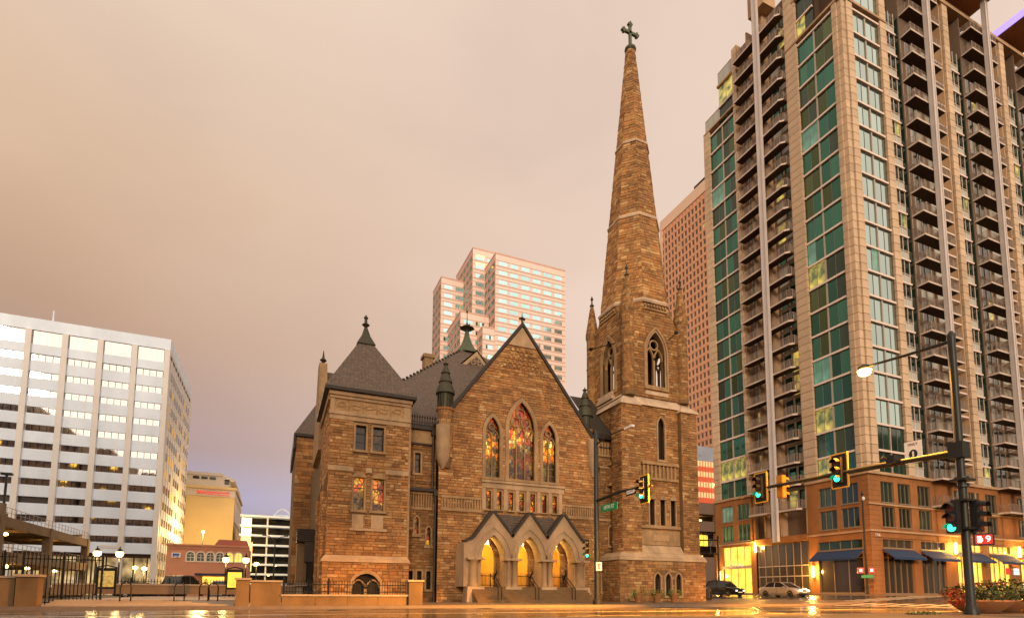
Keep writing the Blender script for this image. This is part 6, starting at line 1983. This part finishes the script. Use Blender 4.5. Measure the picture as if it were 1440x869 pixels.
def info_panel(x0, x1, y, z0, z1, m, lab):
    t = thing('display_panel', lab, 'display panel', ((x0 + x1) / 2, y, .5))
    b = MB(); b.box(x0 - .1, x1 + .1, y, y + .15, z0 - .12, z1 + .18); b.box(x0 - .1, x0 - .03, y, y + .15, .5, z0 - .13); b.box(x1 + .03, x1 + .1, y, y + .15, .5, z0 - .13); par(b.build('frame', MAT['black_iron']), t)
    b = MB(); b.box(x0, x1, y - .02, y - .003, z0, z1); par(b.build('lit_face', MAT[m]), t)
    b = MB(); b.tube([(x0 - .1, y + .07, z1 + .2), ((x0 + x1) / 2, y + .07, z1 + .34), (x1 + .1, y + .07, z1 + .2)], .04, 5); par(b.build('crest', MAT['black_iron']), t)
info_panel(-9.65, -8.85, 40.0, 1.0, 1.95, 'panel_map', 'dark framed panel with dull gold map, beside the iron gate')
info_panel(-2.78, -1.98, 40.0, 1.02, 2.0, 'panel_lit', 'brightly glowing yellow panel in a black frame')
# bike racks
for k, (x, y, lab) in enumerate(((-6.0, 29.2, 'leftmost black hoop bicycle rack on the forecourt'), (-3.95, 29.2, 'double hoop bicycle rack left of the pale headlight glow'), (-3.0, 29.6, 'black hoop bicycle rack second from the yellow panel'), (-2.6, 29.2, 'black hoop bicycle rack closest to the yellow panel'))):
    t = thing('bike_rack', lab, 'bicycle rack', (x, y, .3), 0, 'bicycle racks on the forecourt')
    b = MB(); pts = [(x - .2, y, .2), (x - .2, y, .95)] + [(x - .2 * math.cos(a * math.pi / 6), y, .95 + .2 * math.sin(a * math.pi / 6)) for a in range(1, 6)] + [(x + .2, y, .95), (x + .2, y, .2)]
    b.tube(pts, .03, 6); par(b.build('hoop', MAT['black_iron'], None, True), t)
# yard lights and cobra lamps far left
for x, y, z, m, pw, lab in ((-17.6, 90, 4.0, 'lamp_warm', 500, 'bright yard light under the white office, left one'), (-16.2, 88, 3.8, 'lamp_orange', 700, 'brightest starry yard light at the foot of the white office'), (-16.2, 150, 15.0, 'lamp_warm', 14000, 'tall street light in front of the cream hotel'), (-2.4, 84, 4.6, 'lamp_warm', 120, 'small orange street light between the sign and the garage')):
    t = thing('yard_light', lab, 'street lamp', (x, y, 0))
    b = MB(); b.lathe(x, y, [(.12, 0), (.07, z - .3)], 6); par(b.build('pole', MAT['steel_pole']), t)
    b = MB(); b.lathe(x, y, [(.05, z - .3), (.3, z - .1), (.3, z + .1), (.05, z + .2)], 8); par(b.build('lamp_head', MAT[m]), t)
    par(lamp((x, y - .6, z - .5), pw, (1, .62, .22), .3), t)
t = thing('double_lamp', 'unlit double armed street light before the white garage', 'street lamp', (-.2, 90, 0))
b = MB(); b.lathe(-.2, 90, [(.14, 0), (.08, 8.6)], 6); par(b.build('pole', MAT['steel_pole']), t)
for s in (-1, 1):
    b = MB(); b.tube([(-.2, 90, 8.3), (-.2 + s * .8, 90, 9.0), (-.2 + s * 1.5, 90, 9.1)], .05, 5); b.box(-.2 + s * 1.2, -.2 + s * 1.8, 89.9, 90.1, 9.05, 9.2); par(b.build('lamp_arm', MAT['steel_pole']), t)
t = thing('camera_mast', 'dark mast rising above the left end of the open garage', 'pole', (-22.2, 62, 8)); b = MB(); b.tube([(-22.2, 62, 8.2), (-22.2, 62, 11)], .1, 6); b.box(-22.6, -21.8, 61.8, 62.2, 10.9, 11.1); par(b.build('mast', MAT['steel_pole']), t)
t = thing('blue_panel', 'blue painted panel at the extreme left edge beside the garage', 'panel', (-24.3, 61, 0)); b = MB(); b.box(-27, -22.7, 60.9, 61.1, 4.3, 7.4); par(b.build('board', MAT['blue_paint']), t)
b = MB(); b.box(-27, -22.65, 60.85, 61.15, 7.42, 7.5); par(b.build('edge_trim', MAT['gutter']), t)

# dark timber porch at the foot of the left tower
t = thing('side_entrance', 'dark stepped timber canopy over a pale side entrance left of the church tower', 'entrance', (2.0, 40, 0))
b = MB(); b.box(1.35, 2.6, 43.0, 45.0, 4.4, 5.35); b.box(1.9, 2.6, 42.95, 44.9, 2.95, 4.39); 
for k in range(6): b.box(1.3, 2.62, 42.9, 42.99, 4.45 + k * .16, 4.55 + k * .16) 
par(b.build('canopy', MAT['dark_wood']), t)
b = MB(); b.box(1.4, 2.1, 43.4, 45.5, 1.4, 4.35); par(b.build('entrance_wall', MAT['wall_stucco']), t)
b = MB(); b.box(2.15, 2.6, 43.0, 45.5, .13, 4.3); par(b.build('doorway', MAT['belfry_dark']), t)
b = MB(); b.box(1.3, 2.2, 43.2, 46, 1.2, 1.38); b.box(1.5, 1.9, 43.5, 44, .13, 1.19); par(b.build('landing', MAT['concrete']), t)

# -- planters by the spire tower
def flower_pot(x, y, lab, k):
    t = thing('flower_pot', lab, 'flower pot', (x, y, .13), 0, 'flower pots in front of the spire tower')
    b = MB(); b.lathe(x, y, [(.22, .13), (.26, .2), (.2, .24), (.32, .5), (.42, .72), (.45, .78), (.4, .80)], 16); par(b.build('pot', MAT['terracotta'], None, True), t)
    b = MB(); b.lathe(x, y, [(.39, .76), (.38, .79)], 12); par(b.build('soil', MAT['soil']), t)
    for s in (-1, 1):
        f = sweep_leaves(170, x + s * .38, y - .1, .78, .26, .26, .32, (.06, .14), ((.10, .16, .02), (.20, .26, .04), (.05, .10, .02))); par(f.build('foliage', MAT['leaf']), t)
    f = sweep_leaves(60, x, y - .1, .9, .45, .3, .18, (.04, .09), ((.5, .25, .03), (.6, .05, .02), (.5, .4, .05))); par(f.build('blossom', MAT['petal']), t)
flower_pot(24.9, 34.5, 'leftmost terracotta flower pot before the spire tower', 0)
flower_pot(26.6, 34.5, 'middle terracotta flower pot before the spire tower', 1)
flower_pot(28.2, 34.5, 'rightmost terracotta flower pot before the spire tower', 2)
# -- big planters near right
def big_planter(x, y, r, lab, red=True, n=1500):
    t = thing('planter_bowl', lab, 'planter', (x, y, .13))
    b = MB(); b.lathe(x, y, [(r * .5, .13), (r * .55, .16), (r * .8, .34), (r * .97, .52), (r, .56), (r * .96, .6), (r * .9, .56)], 28); par(b.build('bowl', MAT['terracotta'], None, True), t)
    b = MB(); b.lathe(x, y, [(r * .9, .5), (r * .88, .55)], 20); par(b.build('soil', MAT['soil']), t)
    f = sweep_leaves(n, x, y, .82, r * 1.2, r * 1.2, .36 if red else .55, (.05, .15), ((.02, .045, .008), (.04, .07, .012), (.08, .10, .02), (.012, .025, .006))); par(f.build('foliage', MAT['leaf']), t)
    if red:
        f = sweep_leaves(900, x - r * 1.25, y + .1, .72, .5, .5, .32, (.03, .07), ((.22, .008, .008), (.32, .015, .015), (.2, .03, .01))); par(f.build('blossom', MAT['petal']), t)
        f = sweep_leaves(500, x + .2, y, 1.16, r * .8, r * .8, .10, (.03, .07), ((.25, .02, .01), (.3, .05, .01), (.16, .015, .015))); par(f.build('blossom', MAT['petal']), t)
    st = MB()
    for k in range(40):
        a = rs.uniform(0, 6.28); q = rs.random() * r * .7; p = Vector((x + q * math.cos(a), y + q * math.sin(a), .56)); st.tube([p, p + Vector((rs.uniform(-.12, .12), rs.uniform(-.12, .12), rs.uniform(.3, .5)))], .008, 3)
    par(st.build('stem', MAT['leaf']), t)
big_planter(23.6, 12.0, .95, 'wide terracotta planter bowl with red and green plants at the foot of the signal pole')
big_planter(26.0, 12.3, 1.0, 'second planter bowl cut by the right edge of the picture, dark taller plants', False, 1700)
o = sweep_leaves(260, 19.6, 11.6, .16, .9, .16, .05, (.04, .1), ((.05, .09, .02), (.08, .1, .03))).build('weed_patch', MAT['leaf']); tag(o, 'low green weeds growing along the kerb left of the planter', 'weeds', kind='stuff')
t = thing('orange_scrap', 'small orange crumpled scrap lying before the planter bowl', 'litter', (23.9, 11.0, .13)); b = MB()
b.poly([(23.78, 11, .14), (23.95, 10.95, .2), (24.1, 10.98, .3), (24.13, 11.05, .27), (24.02, 11.06, .14), (23.9, 11.1, .14)], [(0, 1, 5), (1, 2, 3), (1, 3, 4), (1, 4, 5), (0, 5, 4), (0, 4, 1)]); par(b.build('paper', MAT['signal_yellow']), t)

# -- cars
def make_car(label, paint, group=None, suv=False, lights=True):
    """nose towards +x, centred, wheels on z=0"""
    t = thing('parked_car', label, 'car', (0, 0, 0), 0, group)
    H = 1.78 if suv else 1.45; L = 2.35; Wd = .9
    # stations along the body: x, half width, underside z, shoulder z
    S = [(-L, .72, .42, .72), (-L + .08, .84, .28, .92), (-1.75, .9, .22, 1.0 if not suv else 1.08), (-.9, Wd, .2, .98 if not suv else 1.08), (0, Wd, .2, .96 if not suv else 1.06), (.9, Wd, .2, .95 if not suv else 1.04), (1.6, .89, .22, .88 if not suv else 1.0), (2.1, .84, .26, .76 if not suv else .9), (L, .68, .4, .62 if not suv else .75)]
    b = MB(); vs = []; fs = []
    for (x, w, lo, hi) in S:
        m = (lo + hi) / 2
        vs += [(x, -w * .9, lo), (x, -w, m - .05), (x, -w * .97, hi - .06), (x, -w * .86, hi), (x, w * .86, hi), (x, w * .97, hi - .06), (x, w, m - .05), (x, w * .9, lo)]
    for k in range(len(S) - 1):
        for i in range(8):
            j = (i + 1) % 8; fs.append((k*8+i, k*8+j, (k+1)*8+j, (k+1)*8+i))
    fs.append(tuple(range(8))[::-1]); fs.append(tuple(range(len(S)*8-8, len(S)*8)))
    fs = [tuple(reversed(f)) for f in fs]
    b.poly(vs, fs); b.build('body', MAT[paint], t, True)
    base = 1.0 if suv else .93
    C = [(-2.1 if suv else -1.85, .74, base), (-1.85 if suv else -1.3, .66, H - .06), (-.4, .66, H), (.3, .64, H - .03), (1.25 if not suv else 1.2, .74, base)]
    b = MB(); vs = []; fs = []
    for (x, w, z) in C: vs += [(x, -w, z), (x, w, z)]
    G = [(-2.0 if suv else -1.7, base), (-1.75 if suv else -1.2, H - .1), (-.4, H - .05), (.28, H - .08), (1.15, base)]
    b.poly([(x, -.78 + (z - base) * .22, z) for x, z in G] + [(x, .78 - (z - base) * .22, z) for x, z in G], [(0, 1, 2, 3, 4), (9, 8, 7, 6, 5), (0, 5, 6, 1), (4, 3, 8, 9), (1, 6, 7, 2), (2, 7, 8, 3)])
    b.build('window', MAT['car_glass'], t)
    b = MB(); z = H
    R = [(-1.78 if suv else -1.25, H - .1), (-1.0, H - .01), (-.4, H + .0), (.28, H - .05)]
    for (a, c) in zip(R[:-1], R[1:]):
        b.poly([(a[0], -.66, a[1]), (c[0], -.66, c[1]), (c[0], .66, c[1]), (a[0], .66, a[1]), (a[0], -.66, a[1] + .035), (c[0], -.66, c[1] + .035), (c[0], .66, c[1] + .035), (a[0], .66, a[1] + .035)], [(3,2,1,0),(4,5,6,7),(0,1,5,4),(1,2,6,5),(2,3,7,6),(3,0,4,7)])
    for s in (-1, 1):
        for (x0_, x1_) in (((-1.75 if suv else -1.22), (-2.05 if suv else -1.78)), (-.42, -.46), (.3, 1.2)):
            zt = H - .04
            b.tube([(x0_, s * .67, zt), (x1_, s * .79, base - .02)], .035, 5)
    b.build('roof', MAT[paint], t)
    for x in (-1.42, 1.42):
        for s in (-1, 1):
            w = MB(); prof = [(.2, -.1), (.31, -.1), (.33, -.06), (.33, .06), (.31, .1), (.2, .1)]
            vs = []; fs = []; n = 18
            for r, d in prof:
                for i in range(n): vs.append((x + r * math.cos(2*math.pi*i/n), s * .82 + d, .33 + r * math.sin(2*math.pi*i/n)))
            for k in range(len(prof) - 1):
                for i in range(n): j = (i+1) % n; fs.append((k*n+i, k*n+j, (k+1)*n+j, (k+1)*n+i))
            w.poly(vs, fs); wo = w.build('wheel', MAT['rubber'], t, True)
            w = MB()
            for i in range(5):
                a = i * 2 * math.pi / 5; w.poly([(x + .04 * math.cos(a + 1.5), s * .915, .33 + .04 * math.sin(a + 1.5)), (x + .2 * math.cos(a - .22), s * .90, .33 + .2 * math.sin(a - .22)), (x + .2 * math.cos(a + .22), s * .90, .33 + .2 * math.sin(a + .22)), (x + .04 * math.cos(a - 1.5), s * .915, .33 + .04 * math.sin(a - 1.5))], [(0, 1, 2, 3)])
            n = 16; w.poly([(x + .2 * math.cos(2*math.pi*i/n), s * .86, .33 + .2 * math.sin(2*math.pi*i/n)) for i in range(n)], [tuple(range(n))]); w.build('rim', MAT['chrome'], wo)
    for s in (-1, 1):
        b = MB(); b.box(L - .18, L + .0, s * .5 - .14, s * .5 + .14, .56, .68); b.build('headlight', MAT['headlight' if lights else 'chrome'], t)
        b = MB(); b.box(-L + .0, -L + .1, s * .62 - .13, s * .62 + .13, .68, .84); b.build('taillight', MAT['taillight'], t)
        b = MB(); b.box(.75, .9, s * .98 - .08, s * .98 + .05, .93, 1.05); b.build('mirror', MAT[paint], t)
        b = MB(); b.box(-.9, .95, s * .915, s * .925, .3, .33); b.box(-.05, -.03, s * .905, s * .915, .35, .92); b.box(-.35, -.2, s * .905, s * .92, .8, .83); b.build('door_trim', MAT['black_iron'], t)
    b = MB(); b.box(-L + .1, L - .15, -.7, .7, .2, .26); b.build('underbody', MAT['rubber'], t)
    b = MB(); b.box(L - .05, L + .02, -.3, .3, .42, .5); b.build('number_plate', MAT['sign_white'], t)
    return t
def put(t, x, y, z, rz, beams=0):
    t.location = (x, y, z); t.rotation_euler = (0, 0, rz)
    if beams:
        l = lamp((2.5, 0, .62), beams * 40, (1, .70, .32), .1, t, spot=70, aim=(9, 0, 0))
put(make_car('silver saloon car with lit headlights waiting on the side street before the apartments', 'car_silver'), 46.0, 39.9, gz(46), -math.pi / 2, 60)
put(make_car('dark estate car with lit headlights behind the spire tower corner', 'car_black', None, True), 46.4, 48.2, gz(46.4), -math.pi / 2, 60)
put(make_car('red car in the car park, seen above the forecourt wall', 'car_red', None, False, False), -8.6, 58, .1, 1.9)
put(make_car('black off-road car in the car park, right of the red car', 'car_black', None, True, False), -7.4, 57.2, .35, 1.2)
put(make_car('white van-like car in the car park under the arched windows', 'car_white', None, True, False), -5.0, 66, .1, 1.5)
put(make_car('silver car in the car park right of the white one', 'car_silver', None, False, False), -2.9, 63, .1, 1.6)
put(make_car('dark car parked at the far left of the car park near the bright lights', 'car_black', None, False, False), -11.4, 62, .1, .3)
